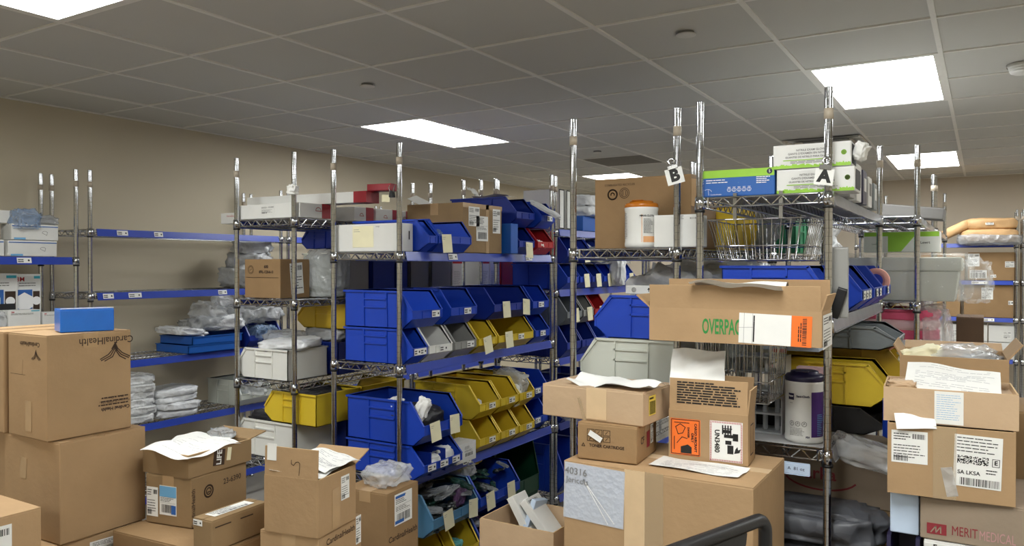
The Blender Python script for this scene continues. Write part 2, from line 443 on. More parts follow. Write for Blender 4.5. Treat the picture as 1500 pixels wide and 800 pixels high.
# ------------------------------------------------------------------ soft things
BAGS = {}
def bag_mesh(seed, sx, sy, sz, m, boxy=.55, crk=.09, sub=4, fr=3.0, noise_edge=False):
    key = (seed, round(sx, 3), round(sy, 3), round(sz, 3), m, boxy, crk)
    if key in BAGS: return BAGS[key]
    bm = bmesh.new(); bmesh.ops.create_icosphere(bm, subdivisions=sub, radius=1)
    off = Vector((seed*3.1, seed*1.7, seed*5.3)); mn = min(sx, sy, sz)
    for v in bm.verts:
        c = v.co.normalized()
        p = Vector([math.copysign(abs(k)**boxy, k) for k in c])
        q = Vector((p.x*sx/2, p.y*sy/2, p.z*sz/2))
        d = noise.noise(c*fr*.8+off)*.8+(noise.voronoi(c*fr*.8+off)[0][0]-.45)*1.5+(noise.voronoi(c*fr*1.9+off)[0][0]-.45)*.8+(noise.voronoi(c*fr*4+off)[0][0]-.4)*.35
        q += Vector((c.x, c.y, c.z*.8))*d*crk*max(mn, .3*max(sx, sy))*1.25
        q.z = max(q.z+sz/2, 0)
        v.co = q
    me = bpy.data.meshes.new('bag'); bm.to_mesh(me); bm.free()
    me.materials.append(M[m])
    for i, p in enumerate(me.polygons): p.use_smooth = True
    BAGS[key] = me
    return me
def bag(name, lab, cat, loc, size, m, seed=1, rot=(0,0,0), group=None, boxy=.55, crk=.09, fr=3.0, sub=4):
    o = link(name, bag_mesh(seed, *size, m, boxy, crk, sub, fr)); o.location = loc; o.rotation_euler = tuple(R(a) for a in rot)
    return tag(o, lab, cat, group)

def sheet(name, lab, loc, w, l, rot=(0,0,0), curl=.02, seed=0, style='doc', m='white', cat='paper', group=None, fold=0, ink='ink_faint'):
    """a sheet of paper, lightly bent, a fraction of a millimetre thick"""
    t = thing(name, lab, cat, loc, 0, group); t.rotation_euler = tuple(R(a) for a in rot)
    nx, ny = 12, 12; mb = MB()
    def z(i, j):
        u = i/nx-.5; v = j/ny-.5
        return curl*(noise.noise(Vector((u*2.2+seed, v*2.2, seed)))+abs(u)*.8*fold)
    for k, dz in ((0, .0006), (1, 0)):
        vs = [((i/nx-.5)*w, (j/ny-.5)*l, z(i, j)+dz) for j in range(ny+1) for i in range(nx+1)]
        fs = []
        for j in range(ny):
            for i in range(nx):
                a = j*(nx+1)+i; q = (a, a+1, a+nx+2, a+nx+1); fs.append(q if k == 0 else q[::-1])
        mb.add(vs, fs, 0, True)
    link('page', mb.mesh('page', [M[m]]), t)
    if style == 'doc':
        rng = random.Random(seed); p = MB()
        for r in range(12):
            if rng.random() < .25: continue
            v = .42-r*.07; x = -.4
            while x < .38:
                ww = rng.uniform(.03, .12)
                if rng.random() < .75:
                    i = (x+.5)*nx; j = (v+.5)*ny
                    za = z((x+.5)*nx, j)+.0014; zb = z((x+ww+.5)*nx, j)+.0014
                    p.add([(x*w, v*l-.0012, za), ((x+ww*.85)*w, v*l-.0012, zb), ((x+ww*.85)*w, v*l+.0012, zb), (x*w, v*l+.0012, za)], [(0,1,2,3)])
                x += ww
        link('print', p.mesh('print', [M[ink]]), t)
    return t

# ------------------------------------------------------------------ wire shelving
POST = None
def post_mesh(H=2.2):
    global POST
    if POST: return POST
    mb = MB().lathe([(.004, 0), (.018, .002), (.018, .012), (.006, .014), (.006, .03), (.0127, .03)], 14)
    z = .03; zn = .0554
    while z < H-.004:
        ze = min(zn-.0011, H-.004)
        mb.lathe([(.0127, z), (.0127, ze)], 16)
        if zn+.0011 < H-.004: mb.lathe([(.0127, zn-.0011), (.0117, zn-.0009)], 16, 0, False); mb.lathe([(.0117, zn-.0009), (.0117, zn+.0009)], 16, 1); mb.lathe([(.0117, zn+.0009), (.0127, zn+.0011)], 16, 0, False)
        z = zn+.0011; zn += .0254
    mb.lathe([(.0127, H-.004), (.0118, H-.001), (.0, H)], 16)
    POST = mb.mesh('post', [M['chrome'], M['chrome_dull']])
    return POST
SHELF = {}
def shelf_mesh(W, L):
    key = (round(W, 3), round(L, 3))
    if key in SHELF: return SHELF[key]
    mb = MB(); w = W/2; l = L/2; r = .0032
    zt, zb = -.004, -.034
    def truss(a, b, n):
        a = Vector(a); b = Vector(b)
        for z in (zt, zb): mb.tube(a+Vector((0,0,z)), b+Vector((0,0,z)), r, 6)
        for i in range(n):
            p = a.lerp(b, (i+.0)/n); q = a.lerp(b, (i+.5)/n); s = a.lerp(b, (i+1)/n)
            mb.tube(p+Vector((0,0,zt)), q+Vector((0,0,zb)), .0022, 4, cap=False); mb.tube(q+Vector((0,0,zb)), s+Vector((0,0,zt)), .0022, 4, cap=False)
    e = .016
    nL = max(4, int(L/.066)); nW = max(3, int(W/.066))
    truss((w, -l+e, 0), (w, l-e, 0), nL); truss((-w, -l+e, 0), (-w, l-e, 0), nL)
    truss((-w+e, -l, 0), (w-e, -l, 0), nW); truss((-w+e, l, 0), (w-e, l, 0), nW)
    for x in (-w*.33, w*.33): truss((x, -l, -.004), (x, l, -.004), nL)
    n = int(L/.03)
    for i in range(1, n):
        y = -l+L*i/n; mb.tube((-w, y, -.0025), (w, y, -.0025), .0016, 4, cap=False)
    for sx in (-1, 1):
        for sy in (-1, 1):
            mb.lathe([(.0135, -.042), (.0185, -.042), (.0175, -.02), (.0165, .001), (.0135, .001)], 14, T=Matrix.Translation((sx*w, sy*l, 0)))
            mb.box(-.003, .003, -.024, .024, -.036, -.002, T=Matrix.Translation((sx*(w-.012), sy*(l-.012), 0)) @ Matrix.Rotation(sx*sy*PI/4, 4, 'Z'))
    SHELF[key] = mb.mesh('wire_shelf', [M['chrome']])
    return SHELF[key]
RING = None; SLV = None
LINER = {}
def rack(lab, x0, x1, y0, y1, levels, yaw=0, strip=None, strip_m='strip_blue', tags={}, liner=None, sleeves=(1,1,1,1), group=None, H=2.2):
    """posts at the four corners (x0/x1, y0/y1); levels = heights of the shelf tops"""
    global RING, SLV
    W = x1-x0; L = y1-y0
    t = thing('shelving_rack', lab, 'shelving', ((x0+x1)/2, (y0+y1)/2, 0), R(yaw), group)
    if not RING:
        RING = MB().lathe([(.0128, -.006), (.0172, -.006), (.0172, .003), (.0128, .003)], 14).mesh('corner_ring', [M['ring']])
        SLV = MB().lathe([(.0128, -.017), (.0152, -.017), (.0148, .017), (.0128, .017)], 12).mesh('split_sleeve', [M['sleeve']])
    k = 0
    for sx in (-1, 1):
        for sy in (-1, 1):
            p = link('post', post_mesh(H), t, Matrix.Translation((sx*W/2, sy*L/2, 0)) @ Matrix.Scale(H/2.2, 4, (0,0,1)))
            if sleeves[k]: link('split_sleeve', SLV, p, Matrix.Translation((0, 0, 2.115)))
            k += 1
    for li, z in enumerate(levels):
        s = link('shelf', shelf_mesh(W, L), t, Matrix.Translation((0, 0, z)))
        for sx in (-1, 1):
            for sy in (-1, 1): link('corner_ring', RING, s, Matrix.Translation((sx*W/2, sy*L/2, -.046)))
        if liner:
            key = (W, L, liner)
            if key not in LINER: LINER[key] = MB().box(-W/2+.012, W/2-.006, -L/2+.03, L/2-.03, -.0008, .0012).mesh('shelf_liner', [M[liner]])
            link('shelf_liner', LINER[key], s)
        if strip:
            sm = M[strip_m]
            if strip in ('+x', '-x'):
                sg = 1 if strip == '+x' else -1; a = W/2+.0045
                mb = MB().prism([(sg*a, -.001), (sg*(a+.003), 0), (sg*(a+.012), -.041), (sg*(a+.009), -.042)], -L/2+.035, L/2-.03, 'y')
                mb.prism([(sg*(a+.008), -.040), (sg*(a+.016), -.040), (sg*(a+.016), -.043), (sg*(a+.008), -.043)], -L/2+.035, L/2-.03, 'y')
                base = Matrix.Translation((sg*(a+.009), 0, -.0205)) @ Matrix.Rotation(sg*PI/2, 4, 'Z') @ Matrix.Rotation(PI/2-.21, 4, 'X')
            else:
                a = L/2+.0045
                mb = MB().prism([(-a, -.001), (-a-.003, 0), (-a-.012, -.041), (-a-.009, -.042)], -W/2+.035, W/2-.03, 'x')
                base = Matrix.Translation((0, -a-.009, -.0205)) @ Matrix.Rotation(PI/2-.21, 4, 'X')
            link('label_strip', mb.mesh('label_strip', [sm]), s)
            for (u, wd) in tags.get(li, ()):
                label(s, base @ Matrix.Translation((u, 0, .0012)), wd, .03, 'tag', seed=int(u*97)+li, name='shelf_tag')
    return t
EXPO = 1.2
# ================================================================== ROOM
CH = 2.635
XL, XR, YN, YF = -4.96, 2.6, -3.2, 10.0
struct('floor', MB().box(XL-.1, XR+.1, YN-.1, YF+.1, -.1, 0), [M['floor']])
struct('wall_left', MB().box(XL-.1, XL, YN-.1, YF+.1, 0, CH+.1), [M['wall']])
struct('wall_right', MB().box(XR, XR+.1, YN-.1, YF+.1, 0, CH+.1), [M['wall']])
struct('wall_far', MB().box(XL, XR, YF, YF+.1, 0, CH+.1), [M['wall_far']])
struct('wall_near', MB().box(XL, XR, YN-.1, YN, 0, CH+.1), [M['wall']])
struct('baseboard_left', MB().box(XL, XL+.008, YN, YF, 0, .1), [M['base']])
struct('baseboard_far', MB().box(XL+.008, XR, YF-.008, YF, 0, .1), [M['base']])
# suspended ceiling: tiles (uneven by a millimetre or two), T-bar grid
GX0, GY0, GS, GT = -2.005, 2.353, .61, .597
lights = [(-3, 3), (2, 3), (2, 9), (-3, 9), (-2, -3), (2, -3), (5, -3), (5, 3), (2, -8), (-3, -8), (6, 9)]
lit = {(c, r) for c, r0 in lights for r in (r0, r0+1)}
vents = {(-2, 7)}
cm = MB(); gm = MB(); rng = random.Random(3)
ks = range(-6, 9); rs = range(-10, 14)
for c in ks:
    for r in rs:
        if (c, r) in lit or (c, r) in vents: continue
        x0 = GX0+c*GS; y0 = GY0+r*GT; d = [rng.uniform(-.002, .002) for _ in range(4)]
        a = [max(XL-.05, x0+.004), min(XR+.05, x0+GS-.004), max(YN-.05, y0+.004), min(YF+.05, y0+GT-.004)]
        if a[0] >= a[1] or a[2] >= a[3]: continue
        h = CH+.004
        cm.add([(a[0],a[2],h+d[0]),(a[1],a[2],h+d[1]),(a[1],a[3],h+d[2]),(a[0],a[3],h+d[3])], [(3,2,1,0)])
cm.box(XL-.1, XR+.1, YN-.1, YF+.1, CH+.16, CH+.2, 1)
ceiling = struct('ceiling', cm, [M['ceil'], M['liner']])
for c in range(-6, 10):
    x = GX0+c*GS
    if XL < x < XR: gm.box(x-.0105, x+.0105, YN, YF, CH-.0025, CH+.012)
for r in range(-10, 15):
    y = GY0+r*GT
    if YN < y < YF: gm.box(XL, XR, y-.0075, y+.0075, CH-.002, CH+.012)
gm.box(XL, XL+.02, YN, YF, CH-.003, CH+.01); gm.box(XL, XR, YF-.02, YF, CH-.003, CH+.01)
struct('ceiling_grid', gm, [M['tbar']], ceiling)

LL = {0: 'ceiling light panel above the left side, between the two nearer ceiling rows', 1: 'large bright ceiling light panel above the rack with the letter A card',
      2: 'far right ceiling light panel, seen behind the bare rack posts', 3: 'far ceiling light panel just above the big brown carton with printed seals',
      4: 'ceiling light panel cut off at the top left corner of the photo'}
for i, (c, r) in enumerate(lights):
    x0 = GX0+c*GS+.0105; x1 = x0+GS-.021; y0 = GY0+r*GT+.0075; y1 = y0+2*GT-.015
    t = thing('ceiling_light', LL.get(i, 'recessed ceiling light panel outside the photographed part of the room'), 'light', ((x0+x1)/2, (y0+y1)/2, CH-.002), 0, 'recessed ceiling light panels')
    w = (x1-x0)/2; l = (y1-y0)/2
    fr = MB()
    for a in ((-w, -w+.022, -l, l), (w-.022, w, -l, l), (-w+.022, w-.022, -l, -l+.022), (-w+.022, w-.022, l-.022, l)): fr.box(*a, 0, .02)
    fr.box(-w, w, -l, l, .1, .104)
    link('frame', fr.mesh('frame', [M['tbar']]), t)
    link('diffuser', MB().box(-w+.022, w-.022, -l+.022, l-.022, .008, .011).mesh('diffuser', [M['lamp']]), t)
def ceil_disc(lab, x, y, r, th, m='plate'):
    t = thing('sprinkler_cap', lab, 'sprinkler cover', (x, y, CH-th), 0)
    link('cap', MB().lathe([(0, 0), (r*.96, 0), (r, .001), (r, .004)], 28).mesh('cap', [M[m]]), t)
    link('collar', MB().lathe([(r*.8, .004), (r*.8, th+.062)], 20).mesh('collar', [M['ink_grey']]), t)
ceil_disc('round white sprinkler cover on the ceiling left of the large bright light', -1.088, 3.22, .042, .012)
ceil_disc('round sprinkler cover on the ceiling above the wall rack side', -2.894, 3.23, .04, .012)
ceil_disc('small round sprinkler cover beside the dark grey ceiling grille', -2.873, 6.155, .042, .012)
t = thing('smoke_detector', 'round white smoke detector on the ceiling at the right edge of the photo', 'smoke detector', (.16, 4.58, CH-.05), 0)
link('body', MB().lathe([(0, 0), (.035, .001), (.05, .008), (.054, .016), (.05, .017), (.05, .02), (.056, .021), (.058, .028), (.054, .029), (.054, .032), (.06, .033), (.062, .052)], 32).mesh('body', [M['white_box']]), t)
link('base', MB().lathe([(.066, .036), (.068, .05), (.0, .05)], 32).mesh('base', [M['plate']]), t)
x0 = GX0-2*GS; y0 = GY0+7*GT
t = thing('return_air_grille', 'dark grey return air grille set flush in the far ceiling', 'vent', (x0+GS/2, y0+GT/2, CH-.003))
mb = MB().box(-.29, .29, -.285, .285, .004, .03); fr = MB()
for i in range(26): fr.box(-.28, .28, -.28+i*.0218, -.28+i*.0218+.012, 0, .004)
link('grille_face', fr.mesh('grille_face', [M['vent_dark']]), t); link('frame', mb.mesh('frame', [M['ink_grey']]), t)
t = thing('air_vent', 'metal air supply diffuser on the far ceiling behind the white glove boxes', 'vent', (-1.08, 6.66, CH-.004))
mb = MB()
for k, (a, z) in enumerate(((.29, 0), (.22, -.012), (.15, -.02), (.08, -.026))):
    b = a-.05
    for q in range(4):
        T = Matrix.Rotation(q*PI/2, 4, 'Z')
        mb.add([(-a,-a,z), (a,-a,z), (b,-b,z+.016), (-b,-b,z+.016)], [(0,1,2,3)], 0, False, T); mb.add([(-a,-a,z-.0015), (a,-a,z-.0015), (b,-b,z+.0145), (-b,-b,z+.0145)], [(3,2,1,0)], 0, False, T)
link('louvre', mb.mesh('louvre', [M['chrome_dull']]), t); link('duct', MB().box(-.28, .28, -.28, .28, .017, .03).mesh('duct', [M['ink']]), t)

# ================================================================== RACKS
rack('chrome wire rack in the centre, packed with blue and yellow bins', -2.665, -2.26, 2.735, 4.185, [1.705, 1.185, .665, .16], 0, '+x',
     tags={0: ((-.33, .075), (.42, .07)), 2: ((-.21, .075),), 1: ()})
rack('chrome wire rack left of the centre rack, long white boxes on its top shelf', -3.31, -2.89, 2.695, 4.145, [1.878, 1.472, 1.058, .66, .2], 0, '-x', sleeves=(1,1,0,1))
rack('chrome wire rack carrying the hanging letter B card', -1.335, -.925, 2.645, 4.06, [1.705, 1.19, .66, .2], 0, '-x')
rack('chrome wire rack carrying the hanging letter A card', -.825, -.415, 2.588, 3.99, [1.873, 1.472, 1.06, .62, .2], 0, '+x', 'strip_grey', liner='liner_white', sleeves=(0,1,1,1))
rack('chrome wire rack holding the plastic-wrapped grey tote', -.668, -.262, 4.045, 5.4, [1.873, 1.472, 1.06, .62, .2], 0, '+x', 'strip_grey', liner='liner_white')
rack('bare-posted wire rack behind the rack with the wrapped grey tote', -.668, -.255, 5.45, 6.86, [1.873, 1.472, 1.06, .62, .2], 0, '+x', 'strip_grey')
rack('wall rack on the left with empty upper shelves and blue label strips', -4.87, -4.46, 2.59, 4.03, [1.858, 1.48, 1.06, .655, .2], 0, '+x',
     tags={0: ((-.53, .07), (-.29, .06)), 1: ((-.62, .065), (-.45, .085), (.19, .07)), 2: (), 3: ()})
rack('wall rack at the left edge holding respirator and glove boxes', -4.87, -4.49, 1.08, 2.525, [1.69, 1.285, .88, .48], 0, '+x', tags={0: ((.43, .075),)}, sleeves=(1,1,1,1))
rack('wall rack beyond the empty blue-stripped shelves, mostly hidden', -4.87, -4.46, 4.1, 5.55, [1.858, 1.48, 1.06, .655, .2], 0, '+x')
rack('wall rack farthest along the left wall, mostly hidden', -4.87, -4.46, 5.62, 7.07, [1.858, 1.48, 1.06, .655, .2], 0, '+x')
rack('second wire rack behind the centre rack, lined with note-tagged blue bins', -2.7, -2.275, 4.26, 5.72, [1.87, 1.49, 1.06, .65, .2], 0, '+x')
rack('second wire rack in the row with long white boxes, backs of bins showing', -3.2, -2.79, 4.2, 5.65, [1.878, 1.472, 1.058, .66, .2], 0, '-x')
rack('third wire rack along the far end of the centre row', -2.7, -2.275, 5.79, 7.24, [1.49, 1.06, .65, .2], 0, '+x')
rack('third wire rack in the row with long white boxes', -3.2, -2.79, 5.72, 7.17, [1.878, 1.472, 1.058, .2], 0, '-x')
rack('second wire rack behind the letter B rack, hidden by cartons', -1.335, -.925, 4.12, 5.53, [1.705, 1.19, .66, .2], 0, '-x')
rack('far wall rack with blue label strips, brown cartons and paper parcels', -1.19, .287, 9.2, 9.6, [1.87, 1.49, 1.115, .70, .25], 0, '-y', tags={1: ((.42, .14),), 2: ((.5, .1),)})
rack('next wire rack along the far wall at the right edge of the photo', .34, 1.8, 9.2, 9.6, [1.87, 1.49, 1.115, .70, .25], 0, '-y')

# ================================================================== CENTRE RACK (bins face the aisle, +x)
def xb(lab, fx, ya, yb, z, l, h, m, **k): return storage_bin(lab, fx-l/2, (ya+yb)/2, z, yb-ya-.014, l, h, 90, m, **k)
def wb(lab, fx, ya, yb, z, l, h, m, **k): return storage_bin(lab, fx+l/2, (ya+yb)/2, z, yb-ya-.014, l, h, -90, m, **k)
# shelf 2 lower row
z = 1.187; h1 = .162; l = .41; g = 'bins on the second shelf of the centre rack'
xb('lower of two blue bins stacked side-on at the end of the second shelf', -2.205, 2.753, 2.874, z, l, h1, 'blue', card=(-.22, .2), group=g)
xb('white bin in the lower row of the second shelf, between blue and grey bins', -2.205, 2.878, 3.07, z, l, h1, 'bin_white', card=.1, group=g)
xb('grey bin in the lower row of the second shelf, between white and yellow bins', -2.205, 3.085, 3.28, z, l, h1, 'grey', card=.2, group=g)
xb('narrow yellow bin with one paper note, right of the grey bin', -2.205, 3.295, 3.475, z, l, h1, 'yellow', notes=((-.05, .01, 8),), group=g)
xb('wide yellow bin with a paper note, on the second shelf of the centre rack', -2.205, 3.485, 3.865, z, l, h1, 'yellow', card=.12, notes=((-.24, .02, 2),), group=g)
xb('small blue bin ending the lower row, right of the wide yellow bin', -2.205, 3.88, 4.06, z, l, h1, 'blue', card=.0, group=g)
z2 = z+h1+.003; h2 = .172
xb('upper of two blue bins stacked side-on at the end of the second shelf', -2.205, 2.753, 2.99, z2, l, h2, 'blue', card=.26, group=g)
xb('narrow blue bin in the upper row, above the grey bin', -2.205, 3.05, 3.285, z2, l, h2, 'blue', card=.12, group=g)
xb('wide blue bin with two paper notes, above the yellow bins', -2.205, 3.44, 3.83, z2, l, h2, 'dkblue', notes=((-.2, .015, 0), (.36, .02, -6)), group=g)
xb('small blue bin at the right end of the upper row, right of the two-note bin', -2.205, 3.85, 4.05, z2, l, h2, 'blue', card=.0, group=g)
bag('document_packet', 'flat packet of papers lying in the wide yellow bin', 'packet', (-2.3, 3.6, 1.215), (.12, .14, .012), 'grey_pack', 3, (8, -14, 0), crk=.05)
bag('document_packet', 'white packet lying in the small blue bin at the row end', 'packet', (-2.29, 3.97, 1.21), (.14, .1, .02), 'poly_white', 4, (0, -10, 0), crk=.05)
# shelf 3
z = .667; g = 'bins on the third shelf of the centre rack'
t = xb('lower of the two large blue bins, three label cards, on the third shelf', -2.14, 2.753, 3.062, z, .46, .152, 'blue', card=(-.32, 0, .32), group=g)
for u in (-.055, .055): link('divider', MB().box(u-.0015, u+.0015, -.2, .2, .004, .11).mesh('divider', [M['dkblue']]), t)
xb('upper of the two large blue bins, two paper notes, on the third shelf', -2.14, 2.753, 3.062, z+.155, .46, .2, 'blue', notes=((-.24, .01, 4), (.27, .02, -2)), group=g)
bag('crumpled_paper', 'crumpled white paper in the upper large blue bin', 'paper', (-2.2, 2.8, .94), (.05, .06, .1), 'white', 11, (0, 20, 30), crk=.25, fr=2.2)
bag('crumpled_paper', 'folded white paper sticking up in the upper large blue bin', 'paper', (-2.34, 2.8, .96), (.07, .05, .06), 'white', 12, (0, -10, 0), crk=.3, fr=2.2)
bag('black_bag', 'black plastic bag filling the upper large blue bin', 'bag', (-2.36, 2.9, .835), (.34, .26, .14), 'black_cloth', 13, crk=.12)
for i, (yy, s) in enumerate(((2.9, 21), (3.0, 22))):
    bag('crumpled_paper', ('white packet in the middle compartment of the lower large blue bin', 'white packets in the right compartment of the lower large blue bin')[i], 'paper', (-2.22, yy, .69), (.11, .075, .06+.02*i), 'white', s, (0, -12, 0), crk=.15)
t = carton('small white carton between the large blue bins and the yellow bins', -2.24, 3.16, z, .11, .17, .095, 90, 'white_box', tape=None, cat='carton', name='small_carton')
t.rotation_euler.z = 0; label(t, face(D(t), 'right', .02, .005), .09, .06, 'ship', seed=4)
ordn = ('leftmost', 'middle', 'rightmost')
for k, (ya, yb) in enumerate(((3.295, 3.495), (3.5, 3.69), (3.695, 3.87))):
    xb(f'{ordn[k]} yellow bin in the lower row of three on the third shelf', -2.2, ya, yb, z, .42, .172, 'yellow', card=.1, group='six yellow bins on the third shelf')
    xb(f'{ordn[k]} yellow bin in the upper row of three on the third shelf', -2.2, ya, yb, z+.175, .42, .18, 'yellow', card=.1, group='six yellow bins on the third shelf')
bag('clear_bag', 'clear bag of white packets in the rightmost upper yellow bin', 'bag', (-2.33, 3.77, .9), (.2, .12, .15), 'film', 31, (0, 15, 0), crk=.15)
bag('document_packet', 'white packets in the leftmost upper yellow bin', 'packet', (-2.3, 3.38, .85), (.12, .09, .08), 'poly_white', 32, (0, -20, 0), crk=.1)
bag('document_packet', 'white card packet inside the rightmost upper yellow bin', 'packet', (-2.25, 3.73, .85), (.04, .07, .13), 'white', 33, (0, 10, 0), crk=.06)
for k in range(2):
    xb(('lower', 'upper')[k]+' blue bin right of the six yellow bins on the third shelf', -2.24, 3.885, 4.1, z+k*.175, .38, .17, 'blue', card=-.1, group=g)
# top shelf
z = 1.707; g = 'bins on the top shelf of the centre rack'
t = carton('long white carton with pasted sheet on the end of the centre rack top shelf', -2.475, 2.803, z, .4, .098, .13, 0, 'white_box', tape=None, cat='carton', name='white_carton')
label(t, face(D(t), 'front', -.02, .005), .13, .1, 'note', 'cream', 5, 'pasted_sheet', 'ink_grey'); text(t, face(D(t), 'front', .07, .052), 'tanga', .011, 'ink_grey')
patch(t, face(D(t), 'right', .02, .01), .008, .04, 'ink', 'slot')
xb('blue bin with paper note behind the long white carton', -2.19, 2.855, 2.93, z, .46, .15, 'blue', group=g)
t = xb('wide blue bin with a paper note in front of the taped brown carton', -2.19, 2.935, 3.215, z, .36, .155, 'blue', notes=((-.3, .01, 2),), group=g)
bag('clear_bag', 'clear bag of supplies draped in the wide blue top-shelf bin', 'bag', (-2.3, 3.0, 1.74), (.14, .1, .07), 'film_blue', 41, crk=.15)
t = carton('taped brown shipping carton with three labels on the centre rack top shelf', -2.425, 3.4, z, .36, .37, .255, 0, 'card_drab', 'y', 'tape', .06)
lb = [(-.085, .06, .1, .1, 'form'), (-.01, -.0, .11, .13, 'ship'), (.13, .045, .075, .13, 'form')]
for i, (u, v, a, b, s) in enumerate(lb): label(t, face(D(t), 'right', u, v), a, b, s, seed=50+i)
mb = MB().box(-.014, .014, -.1275, .1275, 0, .0005); link('tape', mb.mesh('tape', [M['tape']]), t, face(D(t), 'right', .04, 0))
mb = MB().box(-.185, .185, -.012, .012, 0, .0005); link('tape', mb.mesh('tape', [M['tape']]), t, face(D(t), 'right', 0, .115))
t = carton('thin bright blue carton standing between brown carton and blue bin', -2.3, 3.645, z, .2, .075, .165, 0, 'tray_blue', tape=None, cat='carton', name='slim_carton')
xb('blue bin with a note between the thin blue carton and the red bin', -2.2, 3.69, 3.87, z, .4, .15, 'dkblue', notes=((.1, -.005, -3),), group=g)
xb('red bin at the far end of the centre rack top shelf', -2.19, 3.88, 4.08, z, .4, .15, 'red', group=g)
bag('crumpled_paper', 'white paper scrap inside the red bin', 'paper', (-2.24, 3.95, 1.735), (.08, .08, .05), 'white', 43, crk=.2)
xb('large blue bin stacked above the blue bin by the red bin, papers on top', -2.2, 3.66, 3.87, z+.153, .44, .165, 'dkblue', group=g)
xb('small blue bin stacked above the red bin, papers sticking out', -2.17, 3.885, 4.06, z+.153, .36, .15, 'blue', card=.1, group=g)
bag('clear_bag', 'clear bag with white leaflets leaning out of the blue bin above the red bin', 'bag', (-2.17, 3.93, 1.95), (.2, .07, .03), 'poly_white', 44, (0, 30, 20), crk=.12)
sheet('loose_paper', 'white sheets lying on the large upper blue bin of the top shelf', (-2.38, 3.72, z+.326), .22, .16, (0, 0, 10), .02, 4, 'plain')
sheet('loose_paper', 'curled white paper at the edge of the large upper blue bin', (-2.5, 3.7, z+.355), .09, .1, (0, 38, 14), .04, 45, 'plain')
sheet('loose_paper', 'tilted paper sheet sticking up by the rack post above the brown carton', (-2.57, 3.28, 1.985), .12, .07, (20, 24, 0), .003, 6, 'plain')
# bottom shelf: two rows stacked
g = 'bins on the bottom shelf of the centre rack'; zb = .163; zu = .375
xb('yellow bin of clear teal packs sticking out at the bottom of the rack end', -2.285, 2.58, 2.825, .31, .3, .21, 'yellow', notes=((.28, .01, 3),), group=g)
storage_bin('yellow bin underneath the yellow bin of teal packs', -2.47, 2.7, zb, .22, .3, .14, 90, 'yellow', group=g)
xb('light blue bin with two paper notes full of dark packets', -2.15, 2.835, 3.215, zu, .44, .2, 'ltblue', notes=((-.2, .02, 6), (.36, .02, -6)), group=g)
xb('deep blue bin with paper note full of dark green packets', -2.15, 3.225, 3.62, zu, .44, .2, 'blue', notes=((-.28, .015, 3), (.25, .02, 0)), group=g)
xb('yellow bin below the light blue bin, a few packs inside', -2.15, 3.03, 3.22, zb, .4, .2, 'yellow', group=g)
xb('blue bin below the deep blue bin of dark green packets', -2.15, 3.235, 3.6, zb, .4, .2, 'blue', card=-.2, group=g)
xb('yellow bin on the bottom shelf beside the rack post', -2.2, 2.835, 3.02, zb, .4, .2, 'yellow', group=g)
xb('dark green bin at the far end of the bottom shelf', -2.3, 3.66, 4.1, zu-.2, .3, .43, 'dkgreen', group=g)
rng = random.Random(5)
def packs(n, x0, x1, y0, y1, z0, z1, mats, lab, group, cat='packet', name='supply_packet', s=(.1, .07, .02)):
    for i in range(n):
        m = rng.choice(mats); k = rng.randint(1, 6)
        sz = (s[0]*rng.choice((.8, 1, 1.3)), s[1]*rng.choice((.8, 1, 1.2)), s[2]*rng.choice((.7, 1, 1.5)))
        o = bag(name, lab, cat, (rng.uniform(x0, x1), rng.uniform(y0, y1), z0+(z1-z0)*i/max(1, n-1)), sz, m, k, (rng.uniform(-22, 22), rng.uniform(-25, 25), rng.uniform(0, 180)), group, crk=.12)
packs(34, -2.52, -2.2, 2.88, 3.16, .4, .57, ['dark_pack', 'dark_pack', 'green_pack', 'film_grey', 'dark_pack', 'grey_pack'], 'dark clear-wrapped supply packet heaped in the light blue bin', 'packets in the light blue bin', s=(.13, .05, .012))
packs(40, -2.52, -2.19, 3.27, 3.57, .4, .575, ['green_pack', 'green_pack', 'dark_pack', 'dark_pack', 'grey_pack'], 'dark green supply packet heaped in the deep blue bin', 'packets in the deep blue bin', s=(.1, .035, .012))
bag('black_sheeting', 'black plastic sheet draped over the packets at the left of the light blue bin', 'sheeting', (-2.4, 2.92, .555), (.3, .16, .04), 'black_cloth', 17, (0, 12, 0), crk=.2)
packs(12, -2.5, -2.33, 2.63, 2.77, .33, .53, ['teal_pack', 'teal_pack', 'film', 'grey_pack'], 'teal clear-wrapped pack in the yellow bin at the rack end', 'packs in the yellow end bin', s=(.13, .08, .025))
bag('supply_packet', 'mauve wrapped packet standing in the light blue bin', 'packet', (-2.22, 3.14, .45), (.03, .09, .12), 'purple_pack', 5, (0, 10, 0), crk=.1)
packs(6, -2.45, -2.2, 3.06, 3.18, .19, .3, ['teal_pack', 'grey_pack'], 'teal pack in the yellow bin below the light blue bin', 'packs in the lower yellow bin')
packs(6, -2.45, -2.2, 3.27, 3.55, .19, .3, ['purple_pack', 'film_grey'], 'mauve pack in the blue bin below the dark green packets', 'packs in the lower blue bin')
bag('yellow_packet', 'long yellow packet lying above the dark green packets', 'packet', (-2.36, 3.42, .565), (.05, .26, .03), 'yellow', 2, (0, 6, 0), crk=.05)
bag('black_bag', 'black plastic sheeting lying under the large blue bins at the rack end', 'bag', (-2.46, 2.86, .575), (.36, .24, .07), 'black_cloth', 14, crk=.16)
bag('clear_bag', 'clear bag lying on dark packets below the small white carton', 'bag', (-2.3, 3.27, .56), (.14, .1, .07), 'film', 15, crk=.2)

